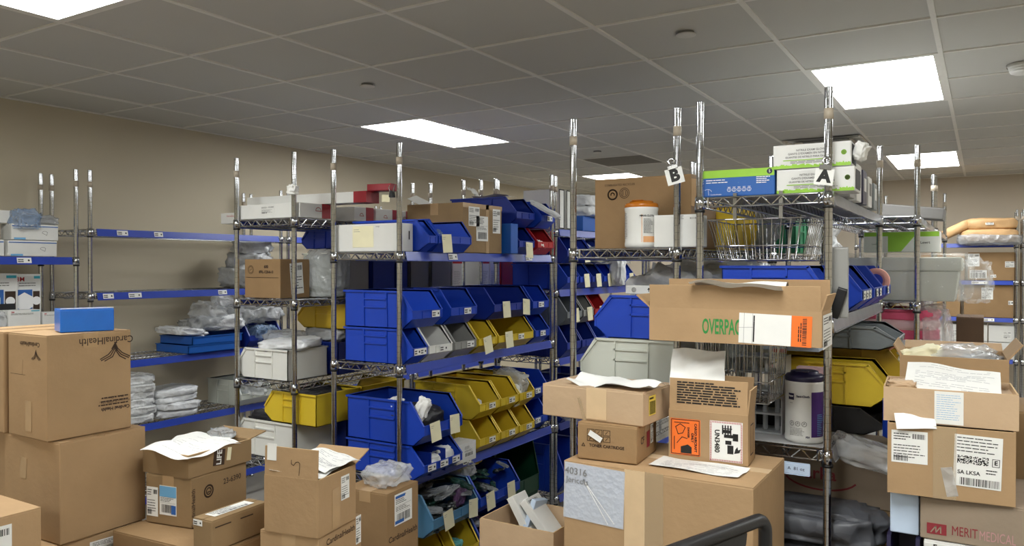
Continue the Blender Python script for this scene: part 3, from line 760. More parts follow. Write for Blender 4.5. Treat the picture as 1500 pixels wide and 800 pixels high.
# ================================================================== RACK WITH LONG WHITE BOXES (left of centre)
z = 1.881; g = 'white catheter boxes on the top shelf'
def longbox(lab, x, y, z, w, l, h, yaw=0, redend=True, seed=0, txt=True):
    t = thing('long_carton', lab, 'carton', (x, y, z), R(yaw), g)
    link('body', MB().box(-w/2, w/2, -l/2, l/2, 0, h).mesh('body', [M['white_box']], bevel=.0015), t)
    if redend: link('red_end', MB().box(w/2-.09, w/2+.001, l/2-.06, l/2+.001, -.0006+.001, h+.0006).mesh('red_end', [M['red_box']]), t)
    t['dims'] = (w, l, h)
    return t
t = longbox('flat white carton nearest on the top shelf, small arch logo', -3.1, 2.82, z, .455, .21, .072, seed=1)
label(t, face(D(t), 'front', .0, .006), .1, .04, 'form', 'white_box', 61); strokes(t, face(D(t), 'right', .02, .0), [arc(0, 0, .018, 0, 180), [(-.018, 0), (.022, 0)]], .003, 'ink_red', 'printed_logo')
t = longbox('white carton with red lettering sticking out left under the others', -3.34, 2.985, z, .8, .1, .06)
bpy.data.objects.remove([c for c in t.children if c.name.startswith('red_end')][0]); text(t, face(D(t), 'front', -.31, .012), 'Introducer', .018, 'ink_red')
t = longbox('long white carton lying across the top, red end cap to the right', -3.02, 2.93, z+.075, .82, .1, .055, 3)
link('red_end', MB().box(.33, .411, -.051, .051, -.0006, .0556).mesh('red_end', [M['red_box']]), t)
t = carton('small red carton resting on the end of the long white carton', -2.57, 2.98, z+.132, .14, .07, .035, 8, 'red_box', tape=None, cat='carton', name='red_carton', group=g)
for k, (ya, yb) in enumerate(((3.09, 3.24), (3.26, 3.46), (3.48, 3.58))):
    w = .6; t = longbox(('white red-ended carton just right of the flat white carton', 'second white red-ended carton right of the flat white carton', 'narrow red and white carton third from the flat white carton')[k], -3.16, (ya+yb)/2, z, w, yb-ya, .075)
    strokes(t, face(D(t), 'right', -.02, -.01), [arc(0, 0, .014, 0, 180), [(-.014, 0), (.018, 0)]], .003, 'ink_red', 'printed_logo')
carton('small brown carton at the far end of the white catheter boxes', -3.0, 3.72, z, .2, .2, .06, 0, 'card_drab')
z = 1.475
t = carton('brown carton with round seal, sitting left on the second shelf', -3.16, 2.83, z, .265, .2, .2, 0, 'card_dark', 'y', None)
strokes(t, face(D(t), 'front', -.085, .045), [arc(0, 0, .021, 0, 360, 24), arc(0, 0, .016, 0, 360, 24), [(-.008, -.004), (.008, .004)]], .002, 'ink_brown', 'printed_seal')
text(t, face(D(t), 'front', .03, .06), '600', .02, 'ink_brown', .001); text(t, face(D(t), 'front', .03, .033), '8FRL-1220-8-10', .019, 'ink_brown', .0008, sx=.85)
label(t, face(D(t), 'right', .01, .0, .08), .085, .16, 'form', seed=66)
mb = MB().box(-.12, .12, -.001, .001, 0, .0006); link('crease', mb.mesh('crease', [M['ink_brown']]), t, face(D(t), 'front', 0, .005))
storage_bin('frosted bin in plastic wrap behind the sealed brown carton', -2.99, 2.998, z, .2, .1, .23, 180, 'bin_pale')
bag('clear_bag', 'frosted plastic wrap over the pale bin beside the brown carton', 'bag', (-2.97, 2.998, z), (.24, .13, .25), 'film_grey', 51, boxy=.4, crk=.06)
wb('deep blue bin perched above the wrapped pale bin', -3.12, 2.96, 3.2, z+.255, .24, .1, 'dkblue')
g = 'bins seen from behind'
for ya, yb, m, h, lab in [(3.06, 3.23, 'grey', .2, 'grey bin seen from behind, right of the wrapped pale bin'), (3.25, 3.45, 'dkblue', .19, 'blue bin seen from behind through the centre rack, next to a grey one'), (3.465, 3.565, 'dkblue', .205, 'narrow dark blue bin seen from behind beside two grey backs'), (3.58, 3.77, 'slate', .205, 'left of two grey bin backs in the gap above the blue bins'), (3.785, 4.0, 'slate', .205, 'right of two grey bin backs in the gap above the blue bins')]:
    wb(lab, -3.28, ya, yb, z, .4, h, m, group=g)
for ya, yb, m, h, lab in [(4.44, 4.645, 'red', .205, 'red bin seen from behind in the gap of the centre rack'), (4.66, 5.1, 'dkblue', .2, 'wide dark blue bin back right of the red one')]:
    wb(lab, -3.17, ya, yb, z, .38, h, m, group=g)
for k, (x, ya, yb) in enumerate(((-3.05, 4.01, 4.115), (-2.98, 4.22, 4.33), (-2.98, 4.34, 4.43))):
    t = carton(('white carton with red top edge in the gap, left of two posts', 'white carton with red top edge between two posts in the gap', 'pale carton between posts and the red bin back')[k], x, (ya+yb)/2, z, .34, yb-ya, .2, 0, 'white_box', tape=None, cat='carton', name='white_carton', group='red-edged white cartons')
    if k < 2: patch(t, face(D(t), 'right', 0, .09), yb-ya, .02, 'ink_red')
    label(t, face(D(t), 'right', 0, -.02), (yb-ya)*.8, .12, 'doc', 'white_box', 70+k, 'printed_text')
z = 1.061
wb('white bin with packs on the third shelf, side towards the camera', -3.335, 2.713, 3.0, z, .37, .155, 'bin_white')
wb('blue bin seen from behind right of the white bin', -3.28, 3.02, 3.24, z, .36, .17, 'dkblue')
bag('white_bag', 'white plastic bag lying on the white bin of the third shelf', 'bag', (-3.07, 2.84, z+.15), (.3, .22, .05), 'poly_white', 53, (4, -3, 10), crk=.14)
bag('clear_bag', 'grey clear bag bulging above the white bin', 'bag', (-3.2, 2.92, z+.14), (.2, .18, .09), 'film_grey', 54, crk=.14)
bag('clear_bag', 'clear bag of tubing on the blue bin right of the white bin', 'bag', (-3.08, 3.15, z+.17), (.28, .2, .07), 'poly_grey', 55, crk=.18)
wb('yellow bin standing on bags above the third shelf, seen between two posts', -3.26, 3.06, 3.3, 1.3, .37, .135, 'ochre')
bag('clear_bag', 'clear plastic bag draped over the far yellow bin', 'bag', (-3.1, 3.18, 1.43), (.26, .2, .02), 'film', 56, crk=.2)
# fourth shelf
z = .663
wb('yellow bin hanging over the shelf below the white bin', -3.13, 2.714, 3.03, .853, .36, .155, 'yellow')
wb('second yellow bin behind the yellow bin below the shelf', -3.13, 3.04, 3.4, .853, .36, .155, 'yellow')
wb('white bin at the bottom with black cables inside, behind the open carton flap', -3.36, 2.713, 3.0, z, .43, .185, 'bin_white')
wb('dark blue bin under the yellow bins, seen from behind', -3.26, 3.02, 3.4, z, .4, .185, 'dkblue')
bag('black_cable', 'coil of black cable lying in the lower white bin', 'cable', (-3.22, 2.85, z+.1), (.26, .18, .09), 'black_cloth', 57, crk=.25)
bag('black_bag', 'black bag filling the yellow bin below the shelf', 'bag', (-2.95, 2.88, .955), (.28, .24, .05), 'black_cloth', 58, crk=.2)

# ================================================================== LEFT WALL RACKS
z = .658; rr = random.Random(9)
for i in range(6):
    bag('folded_polybag', 'clear-bagged folded white gown in the taller pile on the wall rack', 'folded gown', (-4.63+rr.uniform(-.01, .01), 2.93+rr.uniform(-.01, .01), z+i*.047), (.3, .22, .058), 'film_white', 80+i % 3, (rr.uniform(-3, 3), rr.uniform(-3, 3), rr.uniform(-5, 5)), 'folded gowns in the taller pile', .4, .1)
for i in range(4):
    bag('folded_polybag', 'white-bagged folded gown in the lower pile on the wall rack', 'folded gown', (-4.62+rr.uniform(-.01, .01), 3.2+rr.uniform(-.01, .01), z+i*.042), (.32, .3, .05), 'poly_white', 84+i % 3, (rr.uniform(-3, 3), rr.uniform(-3, 3), rr.uniform(-5, 5)), 'folded gowns in the lower pile', .4, .1)
xb('grey bin of clear bags on the lower shelf of the wall rack', -4.41, 3.62, 3.9, z, .36, .175, 'bin_pale')
bag('clear_bag', 'clear bag bulging from the grey bin on the wall rack', 'bag', (-4.5, 3.76, z+.05), (.2, .18, .11), 'film', 91, crk=.2)
z = 1.063
for k in range(2):
    t = thing('shallow_tray', ('lower', 'upper')[k]+' of two shallow blue trays on the wall rack', 'tray', (-4.6, 3.42+.03*k, z+k*.055), 0, 'shallow blue trays')
    mb = MB(); a, b, h = .17, .2, .052
    mb.box(-a, a, -b, b, 0, .003)
    for q in ((-a, a, -b, -b+.004), (-a, a, b-.004, b), (-a, -a+.004, -b, b), (a-.004, a, -b, b)): mb.box(*q, 0, h)
    link('body', mb.mesh('body', [M['tray_blue']]), t)
    rim = MB()
    for q in ((-a-.005, a+.005, -b-.005, -b+.003), (-a-.005, a+.005, b-.003, b+.005), (-a-.005, -a+.003, -b, b), (a-.003, a+.005, -b, b)): rim.box(*q, h-.003, h+.002)
    link('rim', rim.mesh('rim', [M['tray_blue']]), t)
xb('blue bin of bagged supplies at the far end of the wall rack', -4.42, 3.7, 4.0, z, .36, .17, 'dkblue')
bag('clear_bag', 'clear bag inside the far blue bin on the wall rack', 'bag', (-4.48, 3.85, z+.03), (.16, .2, .12), 'film_blue', 92, crk=.15)
gb = 'bags heaped above the blue trays'
for i, (dx, y, dz, s, m, sd) in enumerate([(-4.62, 3.3, .11, (.3, .22, .05), 'poly_white', 93), (-4.6, 3.46, .12, (.26, .26, .1), 'film_grey', 94), (-4.55, 3.6, .13, (.24, .22, .1), 'poly_white', 95), (-4.6, 3.5, .19, (.2, .22, .12), 'film', 96), (-4.55, 3.75, .18, (.24, .24, .14), 'film', 97), (-4.52, 3.9, .18, (.22, .24, .12), 'poly_grey', 98), (-4.6, 3.66, .25, (.24, .1, .1), 'poly_white', 99)]):
    bag('supply_bag', 'white or clear supply bag heaped above the blue trays on the wall rack', 'bag', (dx, y, z+dz), s, m, sd, (rr.uniform(-10, 10), rr.uniform(-10, 10), rr.uniform(0, 90)), gb, crk=.22)
for i in range(9):
    a = rr.uniform(0, 6.28)
    o = link('white_strap', MB().path([(0, 0, 0), (.03, .0, .05), (.06, .01, .08), (.1, .02, .085)], .007, 6).mesh('white_strap', [M['white']]))
    o.location = (-4.5+rr.uniform(-.06, .06), 3.88+rr.uniform(-.1, .1), z+.27); o.rotation_euler = (rr.uniform(-.5, .5), rr.uniform(-.6, .3), a); tag(o, 'white strap end spilling from the bags at the far end of the wall rack', 'strap', 'white straps on the heaped bags')
t = carton('small grey carton leaning on the heaped bags of the wall rack', -4.5, 3.75, z+.32, .12, .16, .012, 20, 'card_grey', tape=None, name='flat_carton'); t.rotation_euler = (.2, -.5, .4)
for i, (y, dz, s) in enumerate(((3.84, 0, (.3, .3, .15)), (3.88, .13, (.28, .26, .12)), (3.9, .24, (.26, .22, .1)))):
    bag('supply_bag', 'pale grey plastic bag piled behind the sealed brown carton', 'bag', (-4.62, y, 1.483+dz), s, 'poly_grey', 101+i, (0, 0, i*30), 'pale bags behind the brown carton', crk=.2)
# respirator and glove boxes at the left edge
def glove3(lab, x, y, z, w, l, h, yaw=90):
    t = carton(lab, x, y, z, w, l, h, yaw, 'white_box', tape=None, cat='glove box', name='glove_box', group='glove boxes on the left wall rack')
    patch(t, face(D(t), 'front', 0, h*.36), w*.98, h*.06, 'ink_blue'); patch(t, face(D(t), 'front', -w*.33, -h*.42), w*.24, h*.12, 'ink_lblue')
    strokes(t, face(D(t), 'front', w*.2, -h*.02), [arc(0, 0, h*.16, 20, 200, 10, h*.1), [(-h*.14, -h*.03), (h*.12, -h*.16), (h*.16, .04*h)]], .002, 'ink_grey', 'printed_hand')
    return t
z = 1.693
glove3('white glove box, lower right of the stack on the left wall rack', -4.575, 2.3, z, .26, .12, .088)
glove3('white glove box, upper right of the stack on the left wall rack', -4.57, 2.31, z+.09, .25, .12, .088)
glove3('white glove box, lower left of the stack at the photo edge', -4.575, 2.02, z, .26, .12, .088)
glove3('white glove box, upper left of the stack at the photo edge', -4.575, 2.0, z+.09, .26, .12, .088)
t = carton('grey carton on top of the glove boxes at the photo edge', -4.6, 2.1, z+.18, .2, .1, .07, 90, 'white_box', tape=None, name='small_carton')
bag('clear_bag', 'bluish clear bag hanging over the glove boxes', 'bag', (-4.52, 2.26, z+.15), (.1, .12, .1), 'film_blue', 104, crk=.2)
bag('clear_bag', 'thin grey bag behind the bluish bag on the glove boxes', 'bag', (-4.6, 2.38, z+.18), (.1, .18, .05), 'film_grey', 105, crk=.2)
z = 1.288
def mask_box(lab, x, y, z, w, l, h, hexa=True, group=None):
    t = carton(lab, x, y, z, w, l, h, 90, 'white_box', tape=None, cat='respirator box', name='respirator_box', group=group)
    text(t, face(D(t), 'front', -w*.36, h*.4), '3M', h*.12, 'ink_red', .0003)
    p = MB(); rg = random.Random(3); print_rows(p, -w*.42, w*.35, h*.33, 2, h*.045, h*.016, rg); link('printed_text', p.mesh('printed_text', [M['ink_grey']]), t, face(D(t), 'front'))
    patch(t, face(D(t), 'front', w*.33, h*.44), w*.26, h*.05, 'ink_teal')
    if hexa:
        patch(t, face(D(t), 'front', -w*.17, -h*.02), w*.6, h*.46, 'ink_blue', 'printed_panel')
        T = face(D(t), 'front', -w*.2, -h*.02, 0, .0016); mb = MB().add([(math.cos(R(60*i+30))*h*.18, math.sin(R(60*i+30))*h*.18, 0) for i in range(6)], [tuple(range(6))])
        link('printed_mask', mb.mesh('printed_mask', [M['ink_white']]), t, T)
        patch(t, face(D(t), 'front', w*.3, -h*.02), w*.28, h*.4, 'ink_brown', 'printed_photo')
        mb = MB().lathe([(0, 0), (h*.08, 0)], 14); link('printed_mask', mb.mesh('printed_mask', [M['ink_white']]), t, face(D(t), 'front', w*.3, .0, 0, .0018))
    return t
mask_box('white respirator box with blue hexagon picture at the photo edge', -4.7, 2.17, z, .2, .16, .31, group='respirator boxes')
mask_box('second white respirator box, partly behind the first', -4.72, 2.345, z, .13, .14, .305, group='respirator boxes')
t = mask_box('small open white respirator box in front of the tall ones', -4.54, 2.24, z, .17, .1, .11, False, 'respirator boxes')
link('lid', MB().box(-.08, .0, -.001, .001, 0, .035).mesh('lid', [M['black']]), t, Matrix.Translation((-.0, .045, .11)) @ Matrix.Rotation(R(-20), 4, 'X'))
mask_box('small white respirator box beside the blue glossy box', -4.56, 2.4, z, .11, .1, .09, False, 'respirator boxes')
bag('clear_bag', 'clear bag of small parts left of the open respirator box', 'bag', (-4.52, 2.09, z), (.1, .1, .1), 'film', 106, crk=.15)
# ================================================================== LETTER B RACK
z = 1.707
t = carton('big brown carton with two printed seals on the letter B rack', -1.13, 2.98, z, .395, .32, .277, 0, 'card_dark', 'y', None)
T = face(D(t), 'front', -.12, .075)
strokes(t, T, [(arc(0, 0, .019, 0, 360, 24), .006), arc(0, 0, .007, 200, -20)], .004, 'ink_brown', 'printed_seal')
strokes(t, face(D(t), 'front', -.07, .079), [arc(0, 0, .02, 0, 360, 24), arc(0, 0, .014, 0, 360, 20), [(-.006, -.008), (-.006, .008)], [(.006, -.008), (.006, .008)]], .0022, 'ink_brown', 'printed_seal')
text(t, face(D(t), 'front', -.09, .112), 'CORRUGATED RECYCLES', .011, 'ink_brown')
f = link('flap', MB().box(0, .05, -.002, .002, -.1, 0).mesh('flap', [M['card']]), t, Matrix.Translation((.198, -.155, .26)) @ Matrix.Rotation(R(12), 4, 'Y'))
label(t, face(D(t), 'right', -.12, -.08), .05, .09, 'ship', 'card_pale', 7)
def canister(lab, x, y, z, r, h, lid, style):
    t = thing('wipes_canister', lab, 'wipes canister', (x, y, z), 0)
    hb = h*.86
    link('body', MB().lathe([(0, 0), (r*.9, 0), (r*.99, .006), (r, .014), (r*.99, .02), (r*.975, .024), (r*.975, hb-.02), (r, hb-.012), (r, hb-.004), (r*.95, hb), (0, hb)], 40).mesh('body', [M['white_box']]), t)
    ld = link('lid', MB().lathe([(r*.99, hb-.003), (r*1.0, hb+.004), (r*.99, hb+h*.05), (r*.92, hb+h*.075), (r*.72, hb+h*.085), (r*.7, hb+h*.115), (r*.6, hb+h*.125), (0, hb+h*.125)], 40).mesh('lid', [M[lid]]), t)
    link('lid_tab', MB().box(-.02, .02, -r*.75, -r*.45, hb+h*.12, hb+h*.135).mesh('lid_tab', [M[lid]]), ld)
    return t, hb
def cyl_T(ang, z, r): return Matrix.Rotation(R(ang), 4, 'Z') @ Matrix.Translation((0, -r, z)) @ Matrix.Rotation(PI/2, 4, 'X')
def cyl_patch(t, r, a0, a1, z0, z1, m, name='printed_panel'):
    return link(name, MB().lathe([(r, z0), (r, z1)], 16, a0=R(a0-90), a1=R(a1-90)).mesh(name, [M[m]]), t)
r = .0625
t, hb = canister('white wipes canister with orange lid on the letter B rack', -1.095, 2.735, z, r, .178, 'amber', 'orange')
rl = r*.975+.0008
lab_ = cyl_patch(t, rl, 28, 78, .022, hb-.03, 'white_box', 'wrap_label')
p = MB(); rg = random.Random(2); print_rows(p, -.018, .022, .05, 11, .005, .0022, rg); link('printed_text', p.mesh('printed_text', [M['ink_grey']]), t, cyl_T(45, .055, rl*.99+.0012))
cyl_patch(t, rl+.0004, 28, 78, .02, .042, 'orange_soft'); cyl_patch(t, rl+.0004, 22, 24, .02, hb-.03, 'orange_soft')
text(t, cyl_T(44, hb-.036, rl+.0006), 'SANI-CLOTH', .0092, 'ink', .0004, wrap=rl); text(t, cyl_T(20, hb-.036, rl+.0006), 'PDI', .007, 'ink', .0003, wrap=rl)
p = MB(); print_rows(p, -.012, .012, .05, 16, .006, .0022, rg); link('printed_text', p.mesh('printed_text', [M['ink_grey']]), t, cyl_T(-42, hb*.5, rl+.0012))
t = carton('small white carton between the orange-lid canister and the rack post', -.945, 2.74, z, .16, .12, .117, 0, 'white_box', tape=None, cat='carton', name='white_carton')
T = face(D(t), 'front', .035, .045); p = MB(); rg = random.Random(8); print_rows(p, -.03, -.0, .008, 3, .005, .002, rg); barcode(p, .02, .045, -.004, .002, rg, n=14); link('printed_text', p.mesh('printed_text', [M['ink_grey']]), t, T)
storage_bin('yellow bin on the letter B rack, seen through the hanging wire basket', -.95, 3.36, z, .17, .3, .185, 180, 'yellow')
bag('clear_bag', 'clear bags of tubing behind the yellow bin on the letter B rack', 'bag', (-.93, 3.64, z), (.24, .22, .19), 'film_grey', 111, crk=.2)
storage_bin('dark green bin behind the clear bag on the letter B rack', -1.0, 3.88, z, .22, .24, .2, 180, 'dkgreen')
storage_bin('green bin farther back, seen through the hanging wire basket', -.95, 4.4, z, .22, .32, .21, 180, 'green')
bag('clear_bag', 'clear bag beside the farther green bin', 'bag', (-.83, 4.75, z), (.2, .2, .2), 'film', 112, crk=.2)
# second shelf
z = 1.192
storage_bin('pale grey bin side-on, mouth to the left, on the letter B rack', -1.125, 2.812, z, .27, .385, .175, -90, 'bin_pale')
storage_bin('big blue bin stacked above the pale grey bin on the letter B rack', -1.06, 2.81, z+.178, .26, .4, .16, -90, 'blue')
storage_bin('second pale grey bin behind the front one on the letter B rack', -1.1, 3.13, z, .27, .385, .185, -90, 'bin_pale')
t = carton('low white carton with small arrows lying on the big blue bin', -1.06, 2.83, z+.34, .22, .14, .034, 0, 'white_box', tape=None, cat='carton', name='white_carton')
strokes(t, face(D(t), 'front', -.075, .0), [arc(0, 0, .008, 0, 360, 14), arc(0, 0, .004, 0, 360, 10)], .002, 'ink_grey'); strokes(t, face(D(t), 'front', -.015, 0), [[(0, -.006), (0, .007)], [(-.004, .001), (0, .007), (.004, .001)]], .003, 'ink')
gb = 'grey bags crowded under the top shelf'
for i, (x, y, zz, s) in enumerate([(-1.06, 3.1, 1.385, (.34, .3, .24)), (-1.0, 3.4, 1.2, (.36, .3, .24)), (-1.05, 3.4, 1.44, (.36, .3, .2)), (-.98, 3.75, 1.2, (.34, .3, .22)), (-.98, 3.72, 1.42, (.34, .3, .22)), (-.95, 3.1, 1.52, (.16, .2, .05))]):
    bag('supply_bag', 'grey-white plastic bag crammed under the top shelf of the letter B rack', 'bag', (x, y, zz), s, 'poly_white', 120+i, (0, 0, 20*i), gb, crk=.18)
# ================================================================== LETTER A RACK
z = 1.8755
def glovebox(lab, x, y, z, w, l, h, kind, yaw=0):
    t = carton(lab, x, y, z, w, l, h, yaw, 'white_box' if kind == 'w' else 'ink_blue', tape=None, cat='glove box', name='glove_box')
    if kind == 'w':
        T = face(D(t), 'front'); fw = w/2
        text(t, face(D(t), 'front', .0, h*.24), 'NITRILE EXAM GLOVES', h*.115, 'ink_grey', .0002); text(t, face(D(t), 'front', -.01, h*.1), "GANTS D'EXAMEN EN NITRILE", h*.115, 'ink_grey', .0002); text(t, face(D(t), 'front', -.01, -h*.04), 'GUANTES DE NITRILO PARA EXAMEN', h*.105, 'ink_grey', .0002)
        patch(t, face(D(t), 'front', -.015, -h*.16), w*.6, h*.035, 'lime'); p = MB(); rg = random.Random(5); print_rows(p, -w*.27, w*.3, -h*.22, 2, h*.06, h*.02, rg); link('printed_text', p.mesh('printed_text', [M['ink_grey']]), t, T)
        strokes(t, face(D(t), 'front', w*.41, h*.05), [arc(0, 0, h*.08, 0, 360, 18), arc(0, 0, h*.03, 0, 360, 10)], .0035, 'lime', 'printed_logo')
        mb = MB(); rg = random.Random(4); n = 60
        for i in range(n):
            x0 = -w/2+.001+i*(w-.002)/n; mb.quad(x0, x0+(w-.002)/n, -h*.49, -h*.42+rg.random()*h*.07+(h*.04 if i > n*.8 or i < n*.5 else 0), .0006)
        link('printed_grass', mb.mesh('printed_grass', [M['lime']]), t, T)
        patch(t, face(D(t), 'right', 0, 0), l*.8, h*.8, 'ink', 'opening')
    else:
        patch(t, face(D(t), 'front', 0, h*.35), w*.99, h*.29, 'lime'); text(t, face(D(t), 'front', -w*.47, h*.34), 'Esteem  Stretchy  Nitrile', h*.17, 'ink_white', .0002, 'LEFT'); patch(t, face(D(t), 'front', 0, 0), .001, .001, 'lime')
        mb = MB().lathe([(0, 0), (h*.1, 0)], 18); link('printed_badge', mb.mesh('printed_badge', [M['navy']]), t, face(D(t), 'front', w*.43, h*.36, 0, .0016)); text(t, face(D(t), 'front', w*.43, h*.36, 0, .002), 'S', h*.15, 'ink_white')
        p = MB(); rg = random.Random(15); print_rows(p, -w*.46, -w*.05, h*.12, 2, h*.09, h*.03, rg); print_rows(p, w*.25, w*.46, h*.17, 4, h*.07, h*.03, rg); link('printed_text', p.mesh('printed_text', [M['ink_white']]), t, face(D(t), 'front'))
        for k in range(5): strokes(t, face(D(t), 'front', -w*.13+k*w*.07, -h*.26), [arc(0, 0, h*.07, 0, 360, 10), [(-h*.05, h*.1), (h*.05, h*.1)], [(0, -h*.06), (0, h*.06)]], .0012, 'ink_white', 'printed_symbol')
        strokes(t, face(D(t), 'front', -w*.43, -h*.3), [arc(0, -.004, .012, 20, 100, 8), arc(-.004, -.004, .012, 60, 130, 8), [(.002, -.012), (.0, .004)]], .0012, 'ink_white', 'printed_logo'); text(t, face(D(t), 'front', -w*.4, -h*.42), 'CardinalHealth', h*.07, 'ink_white', 0, 'LEFT')
    return t
glovebox('blue and lime glove box lying left on the letter A rack top', -.707, 2.69, z, .236, .13, .09, 'b', 2)
glovebox('lower of two white glove boxes with lime print on the letter A rack', -.462, 2.69, z, .237, .13, .078, 'w', 0)
glovebox('upper of two white glove boxes with lime print on the letter A rack', -.474, 2.69, z+.08, .237, .13, .078, 'w', 1)
for i, (y, m, h) in enumerate(((2.92, 'grey', .12), (3.1, 'white_box', .135), (3.26, 'navy', .13), (3.42, 'white_box', .12), (3.6, 'slate', .11))):
    t = carton(('grey', 'white', 'navy blue', 'pale', 'dull grey')[i]+' carton end '+('right behind the white glove boxes', 'second behind the white glove boxes', 'in the row behind the white glove boxes', 'fourth behind the glove boxes', 'last behind the glove boxes')[i], -.5, y, z, .22, .11, h, 0, m, tape=None, cat='glove box', name='glove_box', group='cartons in a row behind the glove boxes')
    patch(t, face(D(t), 'right', 0, .01), .06, .05, 'ink_grey' if i % 2 else 'white', 'opening')
bag('white_tissue', 'white glove tissue sticking out of the upper white glove box', 'tissue', (-.345, 2.69, z+.1), (.035, .08, .06), 'white', 131, (0, 20, 0), crk=.2)
# wire basket hanging under the top shelf
def wire_basket(lab, x, y, z, wt, lt, wb_, lb_, h, hook=0, n=12, yaw=0):
    t = thing('wire_basket', lab, 'wire basket', (x, y, z), R(yaw))
    a, b, c, d = wt/2, lt/2, wb_/2, lb_/2
    rim = MB()
    for z0, p, q in ((h, a, b), (0, c, d), (h*.35, c+(a-c)*.35, d+(b-d)*.35)):
        rim.path([(-p, -q, z0), (p, -q, z0), (p, q, z0), (-p, q, z0), (-p, -q, z0)], .0026, 6)
    link('rim', rim.mesh('rim', [M['chrome']]), t)
    w = MB()
    for i in range(n+1):
        k = -1+2*i/n
        for s in (-1, 1): w.tube((k*a, s*b, h), (k*c, s*d, 0), .0016, 5)
        w.tube((k*c, -d, 0), (k*c, d, 0), .0016, 5)
    m = max(5, int(n*lt/wt))
    for i in range(m+1):
        k = -1+2*i/m
        for s in (-1, 1): w.tube((s*a, k*b, h), (s*c, k*d, 0), .0016, 5)
        w.tube((-c, k*d, 0), (c, k*d, 0), .0016, 5)
    link('mesh', w.mesh('wire_mesh', [M['chrome']]), t)
    if hook:
        for s in (-.45, .45):
            hk = MB().box(s*a-.006, s*a+.006, -b-.003, -b, h, h+hook); hk.box(s*a-.006, s*a+.006, -b-.003, -b+.02, h+hook, h+hook+.003)
            hk.tube((s*a, -b, h+.02), (s*a, b, h+.02), .003, 6); hk.tube((s*a, b, h), (s*a, b, h+.03), .003, 6)
            link('hook', hk.mesh('hook', [M['chrome_dull']]), t)
    return t
wire_basket('chrome wire basket hung under the top shelf of the letter A rack', -.635, 2.76, 1.66, .33, .32, .27, .26, .135, .085, 11)
z = 1.475
storage_bin('wide blue bin behind the rear flap of the long brown carton', -.6, 2.78, z, .24, .34, .165, 90, 'blue')
xb('blue bin facing the right aisle, first on the letter A rack second shelf', -.36, 2.92, 3.2, z, .4, .165, 'blue', card=(-.3, 0, .3))
xb('blue bin facing the right aisle, second on the letter A rack second shelf', -.355, 3.22, 3.52, z, .4, .165, 'blue', card=(-.2, .2))
xb('blue bin facing the right aisle, third on the letter A rack second shelf', -.355, 3.54, 3.84, z, .4, .165, 'blue', card=.1)
t = thing('tape_roll', 'pinkish roll of tape standing in the last blue bin', 'tape roll', (-.4, 3.72, z+.1), 0)
link('body', MB().lathe([(.03, -.02), (.055, -.02), (.055, .02), (.03, .02), (.03, -.02)], 24, T=Matrix.Rotation(PI/2, 4, 'X')).mesh('body', [M['skin']]), t)
t = carton('upright grey divider board standing at the letter A post', -.39, 2.64, z, .055, .012, .225, 0, 'grey', tape=None, cat='board', name='divider_board')
t = carton('black folder leaning against the grey board beside the letter A post', -.38, 2.57, z, .03, .006, .1, 0, 'black', tape=None, cat='folder', name='folder'); t.location = (-.405, 2.622, z); t.rotation_euler = (0, .3, 0)
# third shelf
z = 1.0625
t, hb = canister('white wipes canister with dark purple lid and purple label panel', -.503, 2.69, z, .0615, .236, 'navy', 'purple')
r = .0615; rl = r*.975+.0008
cyl_patch(t, rl, 31, 92, .022, hb-.035, 'purple')
patch(t, cyl_T(-30, hb-.052, rl+.0006), .021, .021, 'navy'); text(t, cyl_T(-30, hb-.05, rl+.002), 'Super', .0078, 'ink_white', .0003); text(t, cyl_T(6, hb-.05, rl+.0006), 'Sani-Cloth', .0098, 'navy', .0004, wrap=rl)
for k in range(3): strokes(t, cyl_T(-28+k*19, .064, rl+.0006), [arc(0, 0, .0075, 0, 360, 18), [(-.003, -.003), (.0, .004), (.003, -.001)]], .0013, 'ink', 'printed_symbol')
p = MB(); rg = random.Random(6); print_rows(p, -.025, .03, .0, 6, .0045, .0014, rg); link('printed_text', p.mesh('printed_text', [M['ink_grey']]), t, cyl_T(-8, .05, rl+.0025))
p = MB(); print_rows(p, -.011, .014, .02, 12, .006, .0018, rg); link('printed_text', p.mesh('printed_text', [M['ink_lblue']]), t, cyl_T(58, .075, rl+.0016))
text(t, cyl_T(-30, hb-.072, rl+.001), 'wipes', .005, 'ink'); text(t, cyl_T(20, .022, rl+.0006), 'PDI', .008, 'navy', .0004)
# clear tube racks
def tube_rack(lab, x, y, z, w, l, h, tubes):
    t = thing('tube_rack', lab, 'tube rack', (x, y, z), 0, 'clear tube racks')
    mb = MB()
    for zz in (0, h*.5, h-.006): mb.box(-w/2, w/2, -l/2, l/2, zz, zz+.006)
    for s in (-1, 1): mb.box(s*w/2-.002, s*w/2+.002, -l/2, l/2, 0, h)
    link('body', mb.mesh('body', [M['frost']]), t)
    for i in range(tubes):
        u = -w/2+(i+.5)*w/tubes
        tb = link('tube', MB().lathe([(0, .006), (.008, .01), (.009, .02), (.009, h+.01), (.0, h+.01)], 10).mesh('tube', [M['tube_glass']]), t, Matrix.Translation((u, -l*.25, 0)))
    return t
tube_rack('lower clear rack of tubes behind the purple-lid canister', -.665, 2.79, z, .16, .12, .13, 4)
tube_rack('clear tube rack stacked above, left of the purple lid', -.66, 2.79, z+.145, .16, .12, .12, 4)
t = carton('flat lilac and white carton lying on the upper tube rack', -.58, 2.9, z+.28, .2, .16, .06, 0, 'paleblue', tape=None, name='flat_carton'); patch(t, face(D(t), 'front', 0, 0), .15, .03, 'ink_blue'); patch(t, face(D(t), 'top'), .18, .14, 'white')
t = thing('tube_stopper', 'small red plastic cap lying across the clear tube rack', 'cap', (-.6, 2.76, z+.145+.132), 0)
